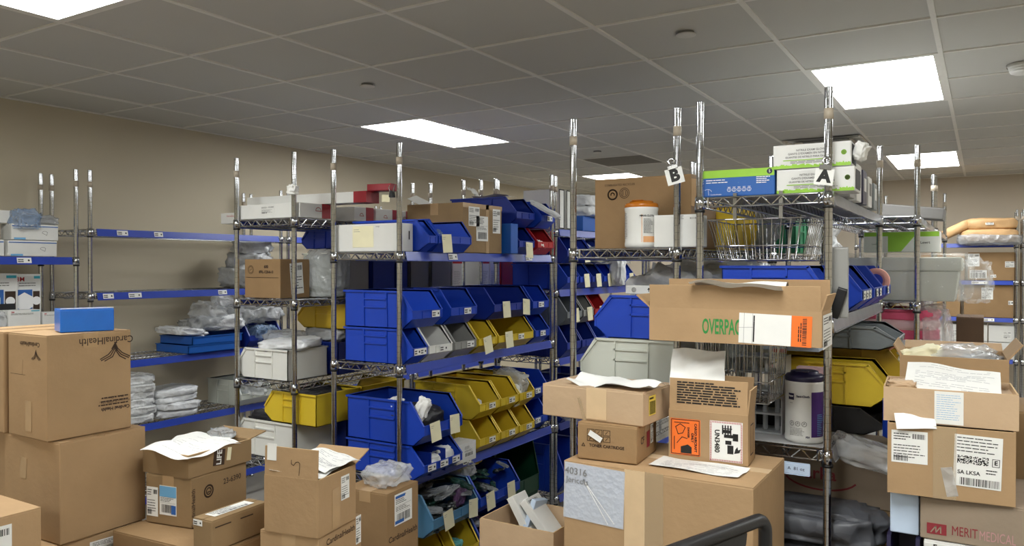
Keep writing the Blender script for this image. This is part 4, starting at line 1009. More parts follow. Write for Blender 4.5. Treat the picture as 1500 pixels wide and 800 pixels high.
link('body', MB().tube((-.02, 0, .008), (.025, 0, .008), .007, 10).mesh('body', [M['red']]), t)
t = carton('pink speckled tray right behind the purple lid', -.5, 2.815, z+.0, .1, .045, .23, 0, 'pinkpale', tape=None, cat='tray', name='specimen_tray')
wire_basket('chrome wire basket under the OVERPACK carton, behind the battery carton', -.685, 2.6, 1.205, .238, .25, .22, .22, .195, 0, 9)
# side-on bins reaching into the right aisle
storage_bin('yellow bin at the front of the aisle side stack below the grey bin', -.455, 2.985, 1.065+.09, .18, .36, .148, 90, 'yellow')
storage_bin('second yellow bin behind the front yellow bin of the aisle side stack', -.45, 3.24, 1.065+.09, .22, .46, .18, 90, 'ochre')
storage_bin('black bin underneath the yellow bins on the letter A rack', -.5, 3.1, 1.0625, .44, .42, .09, 90, 'black')
storage_bin('slate grey bin turned side-on above the yellow bins', -.47, 3.2, 1.337, .3, .42, .084, 90, 'slate')
t = carton('blue carton corner tucked against the yellow bin in the aisle', -.25, 2.87, 1.065, .06, .05, .13, 30, 'blue', tape=None, name='small_carton')
t = thing('tape_roll', 'peach tape roll standing in the second yellow bin', 'tape roll', (-.27, 3.2, 1.3), 0)
link('body', MB().lathe([(.035, -.012), (.048, -.012), (.048, .012), (.035, .012), (.035, -.012)], 24, T=Matrix.Rotation(PI/2, 4, 'X')).mesh('body', [M['skin']]), t)
bag('clear_bag', 'clear zip bag hanging over the edge right of the purple-lid canister', 'bag', (-.33, 2.78, .985), (.22, .16, .075), 'film', 133, (0, 14, 10), crk=.2)
t = carton('pale blue shelf card hanging below the purple-lid canister', -.505, 2.57, .975, .085, .003, .04, 0, 'paleblue', tape=None, cat='card', name='shelf_card'); text(t, face(D(t), 'front', 0, 0), 'A  81 oz', .015, 'navy')
# lower shelves
z = .6225
t = carton('dark grey carton with faded red print on the lower shelf of the letter A rack', -.5, 3.0, z+.2, .56, .3, .19, 0, 'card_grey', tape=None)
text(t, face(D(t), 'front', .02, .0), 'arka', .06, 'ink_maroon', .001); text(t, face(D(t), 'front', .2, .05), 'MEDICAL', .025, 'ink_maroon'); strokes(t, face(D(t), 'front', .02, -.005), [arc(0, 0, .12, 200, 340, 12, .05)], .006, 'ink_maroon')
t = carton('wide flat carton beneath the carton with faded red print', -.5, 3.0, z, .5, .34, .198, 0, 'card_drab')
bag('grey_sheeting', 'folded dark grey plastic sheeting on the lower letter A shelf', 'sheeting', (-.52, 2.74, z+.12), (.5, .2, .1), 'grey_cloth', 135, crk=.14, boxy=.4)
bag('black_sheeting', 'black plastic sheeting bunched under the grey sheeting', 'sheeting', (-.55, 2.74, z), (.5, .2, .13), 'black_cloth', 136, crk=.14)
z = .2025
t = carton('brown carton with pasted papers at the bottom of the letter A rack', -.53, 2.73, z+.3, .27, .26, .24-.13, 0, 'card', 'x', 'tape')
label(t, face(D(t), 'top', -.02, .06), .19, .07, 'form', seed=77); label(t, face(D(t), 'right', 0, -.0), .14, .08, 'ship', 'paleblue', 78)
carton('larger brown carton holding up the carton with pasted papers', -.53, 2.75, z, .3, .28, .298, 0, 'card_dark')
t = thing('blue_label_rail', 'loose blue shelf rail leaning in the right aisle', 'shelf rail', (-.338, 2.72, 0), 0)
link('rail', MB().prism([(-.02, 0), (.02, 0), (.02, .006), (-.02, .006)], 0, 1.1, 'y').mesh('rail', [M['strip_blue']]), t, Matrix.Rotation(R(48), 4, 'X'))
label(t, Matrix.Rotation(R(48), 4, 'X') @ Matrix.Translation((0, .95, .0065)) @ Matrix.Rotation(PI/2, 4, 'Z'), .07, .03, 'tag', 'white', 9, 'shelf_tag')
# ================================================================== WRAPPED TOTE RACK
z = 1.475
t = thing('storage_tote', 'large pale grey lidded tote wrapped in clear plastic', 'tote', (-.335, 4.275, z), 0)
mb = MB(); a, b = .24, .17
mb.prism([(-a*.93, 0), (a*.93, 0), (a, .14), (-a, .14)], -b, b, 'y'); link('body', mb.mesh('body', [M['bin_pale']], .004), t)
link('lid', MB().box(-a-.012, a+.012, -b-.012, b+.012, .14, .205).mesh('lid', [M['bin_pale']], .006), t)
link('plastic_wrap', bag_mesh(140, .56, .385, .222, 'wrap', .22, .05), t, Matrix.Translation((.015, 0, -.0)))
link('plastic_wrap', bag_mesh(141, .12, .3, .2, 'wrap', .6, .2), t, Matrix.Translation((.3, 0, -.01)))
t = carton('white and lime carton on top of the wrapped grey tote', -.36, 4.5, z+.235, .35, .16, .105, 0, 'white_box', tape=None, cat='carton', name='lime_carton')
mb = MB().add([(-.172, .05, 0), (-.172, .03, 0), (-.06, .03, 0), (-.06, -.05, 0), (0, -.05, 0), (.06, .026, 0), (.172, .026, 0), (.172, .05, 0)], [(0, 1, 2, 5, 6, 7), (2, 3, 4, 5)])
link('printed_panel', mb.mesh('printed_panel', [M['lime']]), t, face(D(t), 'front')); text(t, face(D(t), 'front', .1, -.005), 'o  Lewrt', .018, 'ink', .0002); text(t, face(D(t), 'front', -.12, -.01), 'Lewrt', .013, 'ink_grey')
t['dims'] = (.35, .16, .105)
bpy.data.objects.remove([c for c in t.children if c.name.startswith('tape')][0]) if any(c.name.startswith('tape') for c in t.children) else None
z = 1.0625
for i in range(8):
    bag('folded_pink_gown', 'bagged pink and pale folded gown stacked below the wrapped tote', 'folded gown', (-.37, 4.24, z+i*.045), (.38, .3, .056), ('pink', 'pinkpale', 'pink', 'pinkpale', 'poly_white', 'pink', 'pinkpale', 'pink')[i], 142+i % 3, (0, 0, (i % 3-1)*3), 'folded pink gowns', .4, .08)
bag('clear_bag', 'clear wrap at the ends of the folded pink gowns', 'bag', (-.2, 4.24, z+.03), (.12, .3, .36), 'film', 145, crk=.14, boxy=.4)
t = carton('dark panel of a carton leaning out of the top shelf of the bare rack', -.33, 4.75, 1.9, .3, .25, .06, 0, 'ink_grey', tape=None, name='dark_carton'); t.rotation_euler = (0, .12, 0)
t = carton('dark brown board carton standing in the right aisle with a metal post', -.06, 5.05, 0, .13, .3, 1.36, 0, 'brown_dark', tape=None, name='tall_carton')
t = carton('slate carton under the dark panel on the bare rack', -.42, 5.7, 1.475, .34, .3, .2, 0, 'card_grey', tape=None)
# ================================================================== FAR WALL
z = 1.872
for i, (x, y, zz, s, rot, lab) in enumerate([(.05, 9.28, 0, (.5, .4, .14), (0, 0, 0), 'lower brown paper parcel in clear film on the far wall rack'), (.06, 9.3, .13, (.46, .36, .12), (0, 0, 4), 'upper brown paper parcel with a white label on the far wall rack'), (-.22, 9.3, .1, (.3, .36, .1), (0, -28, 6), 'brown paper parcel slumped left of the other parcels on the far rack')]):
    o = bag('paper_parcel', lab, 'parcel', (x, y, z+zz), s, 'kraft', 150+i, rot, 'brown paper parcels on the far rack', .45, .06)
    if i == 1: label(o, Matrix.Translation((-.02, -.18, .075)) @ Matrix.Rotation(R(62), 4, 'X'), .07, .06, 'code', 'white', 3)
    if i == 0: link('film_wrap', bag_mesh(155, .56, .44, .12, 'film_grey', .45, .08), o, Matrix.Translation((0, -.01, -.03)))
z = 1.492; g = 'brown cartons on the far wall rack'
def farcart(lab, x, w, z, h): return carton(lab, x, 9.4, z, w, .38, h, 0, 'card_dark', 'y', None, group=g)
t = farcart('brown carton with white shipping labels on the far wall rack', .068, .4, z, .285); label(t, face(D(t), 'front', -.15, .065), .1, .13, 'form', seed=1); label(t, face(D(t), 'front', -.11, -.08), .15, .085, 'code', seed=2); label(t, face(D(t), 'front', .16, .02), .08, .06, 'form', seed=3); label(t, face(D(t), 'front', .02, -.1, .1), .05, .03, 'tag', seed=4)
t = farcart('brown carton left of the labelled one, upper level of the far rack', -.36, .4, z, .28); label(t, face(D(t), 'front', .18, .01), .03, .06, 'tag', seed=5)
z = 1.117
t = farcart('brown carton with one white label, middle level of the far rack', .047, .43, z, .325); label(t, face(D(t), 'front', -.01, .08), .1, .12, 'form', seed=6); label(t, face(D(t), 'front', .19, -.01), .04, .04, 'tag', seed=7)
farcart('brown carton left of the one with a single label on the far rack', -.41, .42, z, .32)
for r in range(2):
    for c in range(3):
        t = carton('white carton '+('in the lower row', 'in the upper row')[r]+(' at the left, partly hidden, far wall rack', ' in the middle of the far wall rack', ' at the right end of the far wall rack')[c], -.3+c*.23, 9.38, .702+r*.17, .22, .34, .165, 0, 'white_box', tape=None, cat='carton', name='white_carton', group='white cartons low on the far rack')
        label(t, face(D(t), 'front', .05, -.01), .07, .07, 'form', seed=c)
# ================================================================== SECOND CENTRE RACK (behind)
g = 'note-tagged bins on the second rack'
lv = {'u': 1.492, 'l': 1.062}
def far_row(z, spec, l=.4):
    y = 4.31
    for lab, w, h, m, note in spec:
        xb(lab, -2.22, y, y+w, z, l, h, m, notes=((.05, .02, 2),) if note else (), group=g); y += w+.012
far_row(lv['u'], [('blue bin with open mouth low on the upper shelf, nearest the post', .17, .16, 'blue', 0), ('blue bin with note second from the post, lower of two', .17, .16, 'blue', 1), ('blue bin with note third along the upper shelf', .17, .16, 'dkblue', 1), ('blue bin with note fourth along the upper shelf, grey bag above', .18, .16, 'blue', 1), ('blue bin with note farthest along the upper shelf', .18, .16, 'blue', 1), ('last blue bin of the upper shelf row behind the white bags', .18, .16, 'blue', 1)])
far_row(lv['u']+.163, [('blue bin with note stacked on the upper shelf nearest the post', .17, .17, 'dkblue', 1), ('stacked blue bin with note second from the post', .17, .16, 'dkblue', 1), ('stacked blue bin with note third from the post', .17, .16, 'dkblue', 1)])
far_row(lv['l'], [('deep blue bin nearest the post on the lower shelf of the second rack', .2, .2, 'dkblue', 0), ('deep blue bin second on the lower shelf of the second rack', .2, .2, 'dkblue', 0), ('deep blue bin third on the lower shelf of the second rack', .24, .2, 'blue', 0)])
far_row(lv['l']+.203, [('grey bin with note above the deep blue bins of the second rack', .22, .178, 'slate', 1), ('white-noted grey bin next to the red bin of the second rack', .16, .178, 'grey', 1), ('red bin with note above the deep blue bins of the second rack', .2, .178, 'red', 1)])
xb('deep blue bin on the third shelf of the second rack, beside the post', -2.22, 4.31, 4.62, .653, .4, .26, 'dkblue', group=g)
for k in range(4):
    xb(('nearest', 'second', 'third', 'fourth')[k]+' deep blue bin on the bottom shelf of the second rack', -2.24, 4.31+k*.3, 4.6+k*.3, .203, .4, .3, 'dkblue' if k % 2 else 'blue', group=g)
bag('clear_bag', 'clear plastic bag hanging over the third shelf bin of the second rack', 'bag', (-2.2, 4.42, .66), (.12, .26, .2), 'film', 180, crk=.2)
xb('deep blue bin farther along the third shelf of the second rack', -2.22, 4.65, 5.0, .653, .4, .26, 'dkblue', group=g)
for i, (y, zz, s) in enumerate(((4.78, 1.66, (.26, .3, .1)), (4.95, 1.655, (.24, .2, .16)), (5.2, 1.655, (.2, .3, .12)), (4.98, 1.5, (.06, .1, .2)))):
    o = bag('supply_bag', 'crumpled grey clear bag lying on the blue bins of the second rack', 'bag', (-2.3 if i < 3 else -2.17, y, zz), s, ('film_grey', 'poly_white', 'film', 'poly_white')[i], 160+i, (0, 0, i*25), 'bags on the second rack', crk=.2)
z = 1.873
for k in range(2):
    t = carton(('white binder standing on the second rack top', 'second white binder right beside the first one')[k], -2.4, 4.335+k*.1, z, .26, .07, .25, 0, 'white_box', tape=None, cat='binder', name='ring_binder', group='binders on the second rack'); patch(t, face(D(t), 'right', 0, 0, 0, .0004), .068, .248, 'ink', 'spine'); patch(t, face(D(t), 'right'), .05, .235, 'white', 'spine_label')
carton('dark blue carton supporting bags on the second rack top', -2.42, 4.85, z, .3, .42, .1, 0, 'tray_blue', tape=None, name='flat_carton')
bag('supply_bag', 'white plastic bag lying on the second rack top beside the binders', 'bag', (-2.38, 4.84, z+.1), (.32, .36, .07), 'poly_white', 165, crk=.12, boxy=.4)
bag('supply_bag', 'upper white plastic bag on the second rack top beside the binders', 'bag', (-2.38, 4.84, z+.165), (.3, .36, .08), 'poly_white', 166, crk=.12, boxy=.4)
# ================================================================== CLIPS WITH LETTER CARDS
def clip_card(lab, x, y, z, letter, ang, s=.06):
    t = thing('hanging_letter_card', lab, 'letter card', (x, y, z), 0)
    t.rotation_euler = (0, R(ang), R(12))
    link('clip_jaw', MB().box(-.018, .018, -.004, .004, -.008, .008).mesh('clip_jaw', [M['chrome_dull']], .002), t)
    link('clip_ring', MB().lathe([(.006, -.003), (.014, -.003), (.014, .003), (.006, .003), (.006, -.003)], 18, T=Matrix.Translation((0, 0, .02)) @ Matrix.Rotation(PI/2, 4, 'X')).mesh('clip_ring', [M['chrome']]), t)
    c = link('card', MB().box(-s/2, s/2, -.0008, .0008, -s, -.004).mesh('card', [M['white']]), t)
    text(c, Matrix.Translation((0, -.0012, -s*.52)) @ Matrix.Rotation(PI/2, 4, 'X'), letter, s*.95, 'ink', .003, name='letter')
clip_card('white card with black letter B clipped to a rack post', -.93, 2.61, 1.985, 'B', -14, .06)
clip_card('white card with black letter A clipped to a rack post', -.418, 2.555, 1.945, 'A', 8, .055)
bag('crumpled_card', 'crumpled white and black card clipped on the post above the white boxes', 'card', (-2.86, 2.66, 1.985), (.05, .03, .045), 'white', 170, crk=.3)
t = thing('bulldog_clip', 'black bulldog clip gripping the post top behind the brown taped carton', 'clip', (-2.29, 2.72, 1.96), 0)
link('body', MB().prism([(-.012, -.01), (.012, -.01), (.006, .02), (-.006, .02)], -.01, .01, 'y').mesh('body', [M['black']]), t)
link('handle', MB().path([(-.012, 0, .015), (-.02, 0, .035), (-.012, 0, .045)], .002, 6).path([(.006, 0, .015), (.016, 0, .045)], .002, 6).mesh('handle', [M['chrome_dull']]), t)
sheet('hanging_card', 'small buff card hanging from the black bulldog clip', (-2.31, 2.7, 1.945), .035, .035, (70, 0, 40), .003, 9, 'plain', 'cream')

# ================================================================== FOREGROUND CARTONS, LEFT PILE
bird = [[(0, .062), (-.012, .03), (-.04, .0), (-.085, -.022)], [(0, .062), (-.004, .03), (-.028, -.008), (-.08, -.03)], [(.0, .05), (.002, .02), (-.016, -.014), (-.06, -.034)], [(0, .062), (.014, .03), (.04, .004), (.085, -.02)], [(.002, .05), (.012, .02), (.034, -.006), (.078, -.028)], [(.002, .04), (.008, .012), (.026, -.014), (.06, -.034)], [(-.02, .03), (0, .062), (.006, .066)]]
def birdlogo(t, T, k, m='ink_brown'):
    strokes(t, T, [[(x*k, y*k) for x, y in l] for l in bird], .006*k, m, 'printed_logo')
t = carton('tan carton printed upside down with winged logo, blue box on top', -2.701, 1.498, 1.07, .253, .285, .345, -1.3, 'card', 'x', 'tape', .05)
dd = D(t)
text(t, face(dd, 'right', .055, .142, PI), 'CardinalHealth', .034, 'ink_brown', .0003, sx=.92)
birdlogo(t, face(dd, 'right', .085, .092), .62)
p = MB(); rg = random.Random(7); print_rows(p, -.06, .06, .03, 3, .012, .0045, rg); link('printed_text', p.mesh('printed_text', [M['ink_brown']]), t, face(dd, 'right', .07, -.05, PI)); text(t, face(dd, 'right', .085, -.095, PI), 'Cardinal Health', .016, 'ink_brown', .0006); text(t, face(dd, 'right', .085, -.072, PI), 'Waukegan, IL 60085 USA', .01, 'ink_brown'); text(t, face(dd, 'right', .085, -.058, PI), 'Made in China', .01, 'ink_brown')
text(t, face(dd, 'front', .02, .14, PI), 'CardinalHealth', .021, 'ink_brown', .0002); birdlogo(t, face(dd, 'front', .06, .1), .34)
link('tape', MB().box(-.02, .02, -.05, .05, 0, .0005).mesh('tape', [M['tape']]), t, face(dd, 'front', .01, -.1)); strokes(t, face(dd, 'front', -.06, .035), [[(-.05, .0), (.05, .0)], [(.03, .0), (.035, .05)]], .0012, 'ink_brown', 'crease')
t = carton('large plain tan carton under the upside-down printed carton', -2.709, 1.52, .737, .329, .305, .331, 1.6, 'card', 'x', 'tape', 0)
link('tape', MB().box(-.018, .018, -.035, .035, 0, .0005).mesh('tape', [M['tape']]), t, face(D(t), 'front', -.045, .06, -.1))
t = carton('tan carton at the pile bottom with a white label, half out of frame', -2.72, 1.51, 0, .335, .33, .735, -3, 'card', 'y', 'tape', .05)
label(t, face(D(t), 'right', .05, .315), .15, .06, 'form', seed=12)
t = carton('tan carton at the left photo edge beside the printed carton', -2.97, 1.5, 1.07, .25, .3, .345, 0, 'card', 'y', 'tape', 0)
t = carton('tan carton under the carton at the left photo edge', -3.06, 1.53, .737, .33, .3, .331, 0, 'card', 'y', 'tape', 0)
t = carton('tan carton at the foot of the left photo edge pile', -3.07, 1.53, 0, .33, .32, .735, 0, 'card_dark', 'y', 'tape', 0)
t = carton('tan carton in the lower left corner with a barcode label on its side', -2.5, 1.02, 0, .4, .34, .95, 0, 'card', 'x', 'tape', .04)
label(t, face(D(t), 'right', .03, .39), .12, .12, 'form', seed=11)
t = carton('bright glossy blue carton resting on the printed tan carton', -2.655, 1.52, 1.416, .105, .165, .078, -19, 'blue_gloss', tape=None, cat='carton', name='blue_carton')
link('torn_edge', MB().box(-.001, .001, -.081, .081, 0, .003).mesh('torn_edge', [M['white']]), t, Matrix.Translation((.05, 0, .0785)))
# tray box with papers
t = carton('brown box 23-6390 with blue and white labels on its side', -2.388, 1.772, .757, .201, .27, .168, 9.6, 'card_drab', 'y', 'tape', .04)
dd = D(t)
text(t, face(dd, 'right', .06, .035), '23-6390', .027, 'ink_brown', .0004); strokes(t, face(dd, 'right', -.055, .022), [(arc(0, 0, .02, 0, 360, 24), .006), arc(0, .0, .011, 0, 360, 16), [(-.006, -.003), (.006, -.003)]], .004, 'ink_brown', 'printed_seal')
text(t, face(dd, 'right', -.125, -.02, PI/2), 'CardinalHealth', .022, 'ink_brown', .0003)
lbl = label(t, face(dd, 'front', .0, .0), .075, .1, 'ship', 'white', 21); patch(lbl, Matrix.Translation((0, .03, .001)), .073, .036, 'ink_lblue'); patch(lbl, Matrix.Translation((.025, -.03, .001)), .02, .03, 'ink_blue')
label(t, face(dd, 'front', -.07, -.01), .05, .1, 'form', 'white', 22)
t = open_carton('shallow brown box topped with white papers on box 23-6390', -2.392, 1.779, .926, .22, .285, .078, 5.4, 'card_drab', {'back': (80, .08)}, floor_at=.05)
lb = label(t, face(D(t), 'front', .0, .0), .001, .001, 'blank'); bpy.data.objects.remove(lb)
lb = label(t, face(D(t), 'right', -.01, .005, -.12), .05, .055, 'blank', 'ink_brown', 23); text(lb, Matrix.Translation((0, 0, .001)) @ Matrix.Rotation(PI/2, 4, 'Z'), 'LIFE', .03, 'white', .0008); label(t, face(D(t), 'right', .035, .008, -.15), .018, .045, 'blank', 'cream', 24)
sheet('loose_paper', 'white printed sheet on the shallow brown box, left pile', (-2.36, 1.73, 1.012), .2, .27, (0, 6, 12), .022, 14)
sheet('loose_paper', 'crumpled lower sheet under the white printed sheet, left pile', (-2.42, 1.8, 1.006), .2, .2, (2, 0, 30), .02, 15, 'plain')
bag('clear_bag', 'black and clear plastic strap lying on the shallow brown box', 'bag', (-2.42, 1.9, 1.0), (.1, .05, .03), 'film_grey', 171, crk=.3)
t = carton('small long brown box with a white label strip on top, left pile', -2.07, 1.66, .757, .085, .225, .098, 3, 'card_drab', 'y', None)
label(t, face(D(t), 'top', -.005, -.0, PI/2), .16, .045, 'ship', seed=25); label(t, face(D(t), 'front', -.02, .035), .04, .018, 'tag', seed=26); strokes(t, face(D(t), 'right', 0, .025), [[(-.1, 0), (-.04, 0)], [(0, 0), (.05, 0)]], .004, 'ink_brown')
carton('wide brown carton at the floor under box 23-6390', -2.26, 1.75, 0, .48, .44, .755, 4, 'card_dark', 'x', 'tape', .04)
# box with upright flap
t = open_carton('tan box with an upright flap marked by a pen squiggle', -1.797, 1.743, .83, .196, .203, .172, 10.1, 'card', {'front': (-2, .088), 'back': (70, .09)}, floor_at=.12)
f = flap_of(t)
strokes(f, Matrix.Translation((.02, -.0028, .035)) @ Matrix.Rotation(PI/2, 4, 'X'), [[(-.018, .018), (-.018, .006), (-.01, .002), (-.002, .012), (.006, .014), (.012, .01), (.012, -.004), (.01, -.026)]], .002, 'ink_brown', 'pen_mark')
link('paper_tab', MB().box(-.017, .017, -.0004, .0004, -.04, .01).mesh('paper_tab', [M['white']]), f, Matrix.Translation((-.07, -.003, .086)))
label(t, face(D(t), 'right', .04, .03), .045, .075, 'form', seed=27); link('tape', MB().box(-.02, .02, -.06, .06, 0, .0005).mesh('tape', [M['tape']]), t, face(D(t), 'right', -.01, -.02)); 
sheet('loose_paper', 'white packing sheet in the mouth of the squiggle box', (-1.8, 1.74, 1.01), .17, .19, (0, 5, 16), .02, 16)
sheet('loose_paper', 'second white sheet sticking out behind the squiggle flap', (-1.8, 1.8, 1.022), .2, .14, (4, 4, -8), .016, 17)
t = carton('tan carton supporting the squiggle box, cut by the photo bottom', -1.815, 1.765, 0, .212, .24, .829, 10.5, 'card', 'y', 'tape', .04)
text(t, face(D(t), 'right', .0, .385), 'CardinalHealth', .026, 'ink_brown', .0003); label(t, face(D(t), 'right', .1, .37), .03, .09, 'form', seed=28)
t = carton('brown carton with blue and white label right behind the squiggle box', -1.94, 2.24, 0, .2, .2, .815, 4, 'card_dark', 'y', 'tape', .04)
dd = D(t); lb = label(t, face(dd, 'right', -.0, .335), .11, .115, 'ship', 'white', 29); patch(lb, Matrix.Translation((-.02, .046, .001)), .06, .01, 'ink_blue'); patch(lb, Matrix.Translation((-.025, -.046, .001)), .055, .012, 'ink_blue'); text(t, face(dd, 'right', .0, .235), 'CardinalHealth', .03, 'ink_brown', .0004)
bag('clear_bag', 'crumpled clear bag on the carton behind the squiggle box', 'bag', (-1.93, 2.26, .815), (.13, .16, .07), 'film', 172, crk=.22)
# ================================================================== FOREGROUND CARTONS, MIDDLE
t = open_carton('open tan box with white leaflets standing inside, middle of the aisle', -1.342, 2.36, 0, .29, .26, .765, 0, 'card_pale', {}, floor_at=.5)
for i, (x, y, zz, w, l, h, rx, ry, rz, m) in enumerate([(-1.41, 2.42, .64, .02, .1, .16, -12, 14, 0, 'paleblue'), (-1.36, 2.43, .64, .03, .09, .19, 0, -32, 0, 'white'), (-1.29, 2.44, .66, .03, .1, .18, 0, -42, 0, 'white'), (-1.24, 2.42, .7, .02, .1, .15, 0, 24, 0, 'white')]):
    t = thing('leaflet_pack', ('pale blue-white leaflet pack at the left inside the open tan box', 'white leaflet pack tilted in the middle of the open tan box', 'white leaflet pack with a barcode leaning in the open tan box', 'white leaflet pack at the right edge of the open tan box')[i], 'leaflet', (x, y, zz), 0, 'leaflets in the open tan box')
    t.rotation_euler = (R(rx), R(ry), R(rz)); link('body', MB().box(-w/2, w/2, -l/2, l/2, 0, h).mesh('body', [M[m]], .002), t)
    if i == 2: p = MB(); barcode(p, -.04, .02, .05, .08, random.Random(1), n=16); link('printed_barcode', p.mesh('printed_barcode', [M['ink']]), t, face((w, l, h), 'right'))
t = carton('large tan carton with a taped white sheet, standing before the letter racks', -.818, 2.322, 0, .578, .385, 1.038, 0, 'card', 'x', 'tape_pale', .0)
dd = D(t)
link('tape', MB().box(-.032, .032, -.5, .0, 0, .0006).mesh('tape', [M['tape_pale']]), t, face(dd, 'front', -.055, .519)); link('tape', MB().box(-.034, .034, -.5, .0, 0, .0005).mesh('tape', [M['tape_clear']]), t, face(dd, 'front', -.0, .519))
lb = label(t, face(dd, 'front', -.187, .428, -.03), .195, .168, 'blank', 'paleblue', 30, 'taped_sheet'); 
patch(lb, Matrix.Translation((0, 0, .0008)), .2, .172, 'sleeve_film', 'clear_sleeve', .0008)
text(lb, Matrix.Translation((-.06, .06, .003)), '40316', .03, 'ink_grey', 0); text(lb, Matrix.Translation((-.055, .033, .003)), 'Jericols', .026, 'ink_grey', 0)
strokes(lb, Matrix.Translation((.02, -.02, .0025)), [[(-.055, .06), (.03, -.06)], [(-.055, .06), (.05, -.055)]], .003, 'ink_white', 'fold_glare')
sheet('loose_paper', 'long white paper lying on the large carton below the battery carton', (-.72, 2.255, 1.043), .27, .12, (0, 0, -2), .006, 18, 'doc', 'white')
t = carton('small brown toner carton under the flat box, white tag on its side', -.992, 2.28, 1.0405, .192, .21, .113, 4.8, 'card_dark', 'x', 'tape', .03)
dd = D(t); text(t, face(dd, 'front', .0, -.012), 'TONER CARTRIDGE', .0125, 'ink_brown', .0004); strokes(t, face(dd, 'front', -.076, -.012), [[(-.005, -.004), (0, .005), (.005, -.004), (-.005, -.004)]], .002, 'ink_brown')
for i in range(6): strokes(t, face(dd, 'front', -.052+(i % 3)*.026, .03-(i//3)*.02), [[(-.011, -.008), (.011, -.008), (.011, .008), (-.011, .008), (-.011, -.008)], [(-.004, -.004), (.003, .004)]], .0015, 'ink_brown', 'printed_symbol')
text(t, face(dd, 'right', -.05, .005), 'CF', .03, 'ink_brown', .0005); patch(t, face(dd, 'right', .01, .0), .03, .05, 'ink_maroon'); label(t, face(dd, 'right', .05, .01), .03, .06, 'form', seed=31)
label(t, face(dd, 'front', -.035, .018, -.5, .006), .045, .017, 'blank', 'white', 32, 'paper_tag')
t = carton('flat tan box with a yellow label on its end and papers on top', -1.045, 2.325, 1.154, .355, .245, .103, -2.5, 'card_pale', 'x', 'tape_pale', .0)
dd = D(t); link('tape', MB().box(-.035, .035, -.045, .0515, 0, .0006).mesh('tape', [M['tape_pale']]), t, face(dd, 'front', .02, .0)); lb = label(t, face(dd, 'right', -.055, .005), .05, .06, 'code', 'yellow_label', 33)
link('tape', MB().box(-.006, .006, -.04, .04, 0, .0005).mesh('tape', [M['tape_clear']]), t, face(dd, 'front', -.03, -.02, .3))
sheet('loose_paper', 'rumpled white paper lying on the flat tan box', (-1.0, 2.28, 1.272), .29, .13, (0, 0, -6), .03, 19, 'plain')
# battery carton
t = open_carton('tan battery carton with orange and lined hazard labels', -.721, 2.385, 1.0405, .241, .115, .152, 4.3, 'card', {'front': (-3, .098), 'back': (-2, .1), 'right': (6, .075)}, floor_at=.1)
dd = D(t); f = flap_of(t)
p = MB(); rg = random.Random(12)
for i in range(9): print_rows(p, -.095, .1-(.08 if i in (0,) else rg.random()*.02), .075-i*.0078, 1, .01, .0042, rg, ragged=False)
link('printed_text', p.mesh('printed_text', [M['ink']]), f, Matrix.Translation((0, -.0024, .012)) @ Matrix.Rotation(PI/2, 4, 'X'))
lb = label(t, face(dd, 'front', -.068, -.006), .092, .112, 'blank', 'orange', 34, 'hazard_label')
strokes(lb, Matrix.Translation((0, 0, .001)), [[(-.043, -.053), (.043, -.053), (.043, .053), (-.043, .053), (-.043, -.053)], [(-.034, .044), (.012, .044)], [(-.03, .03), (-.022, .008), (-.008, .012), (.0, .03), (-.016, .04), (-.03, .03)], [(-.034, -.04), (-.034, .0)], [(-.026, -.02), (-.01, .0), (.006, -.004)]], .0022, 'ink', 'print')
mb = MB().add([(-.014, -.05), (.02, -.05), (.02, -.03), (.008, -.022), (-.002, -.026), (-.014, -.03)], [(0,1,2,3,4,5)]) if False else MB().add([(-.014, -.05, .001), (.02, -.05, .001), (.02, -.03, .001), (.008, -.022, .001), (-.002, -.026, .001), (-.014, -.03, .001)], [(0,1,2,3,4,5)])
link('print', mb.mesh('print', [M['ink']]), lb); text(lb, Matrix.Translation((.032, .0, .0012)) @ Matrix.Rotation(-PI/2, 4, 'Z'), 'CARGO AIRCRAFT', .0105, 'ink', .0004); text(lb, Matrix.Translation((.022, .0, .0012)) @ Matrix.Rotation(-PI/2, 4, 'Z'), 'ONLY', .0105, 'ink', .0004); text(lb, Matrix.Translation((.01, .015, .0012)) @ Matrix.Rotation(-PI/2, 4, 'Z'), 'DANGER', .008, 'ink', .0003)
lb = label(t, face(dd, 'front', .056, -.008), .098, .122, 'blank', 'white', 35, 'hazard_label')
p = MB()
for i in range(28):
    x = -.048+i*.0034
    for y in (.055, -.06): p.quad(x, x+.0016, y, y+.005, .001)
for i in range(34):
    y = -.06+i*.0034
    for x in (-.048, .043): p.quad(x, x+.005, y, y+.0016, .001)
link('print', p.mesh('print', [M['ink_red']]), lb)
p = MB()
for a in ((-.01, .012, .026, .036), (-.006, .03, .012, .022), (-.002, .016, -.008, .004), (.02, .036, .004, .026), (.004, .022, -.036, -.01), (-.008, .018, .038, .041)): p.quad(*a, .001)
for k in range(4): p.quad(-.012+k*.008, -.008+k*.008, .022, .05, .0012)
p.add([(.024, -.034, .001), (.04, -.03, .001), (.044, -.018, .001), (.036, -.022, .001), (.034, -.012, .001), (.028, -.02, .001)], [(0,1,2,3,4,5)])
link('print', p.mesh('print', [M['ink']]), lb); text(lb, Matrix.Translation((-.027, 0, .0012)) @ Matrix.Rotation(-PI/2, 4, 'Z'), 'UN3480', .02, 'ink', .0006)
strokes(t, face(dd, 'right', 0, .0), [[(-.02, -.05), (-.02, .04), (.025, .04), (.025, -.05), (-.02, -.05)]], .004, 'ink_brown', 'printed_frame')
sheet('loose_paper', 'curled white paper rising out of the battery carton behind its flap', (-.775, 2.41, 1.315), .17, .12, (68, 0, 6), .03, 20, 'plain')
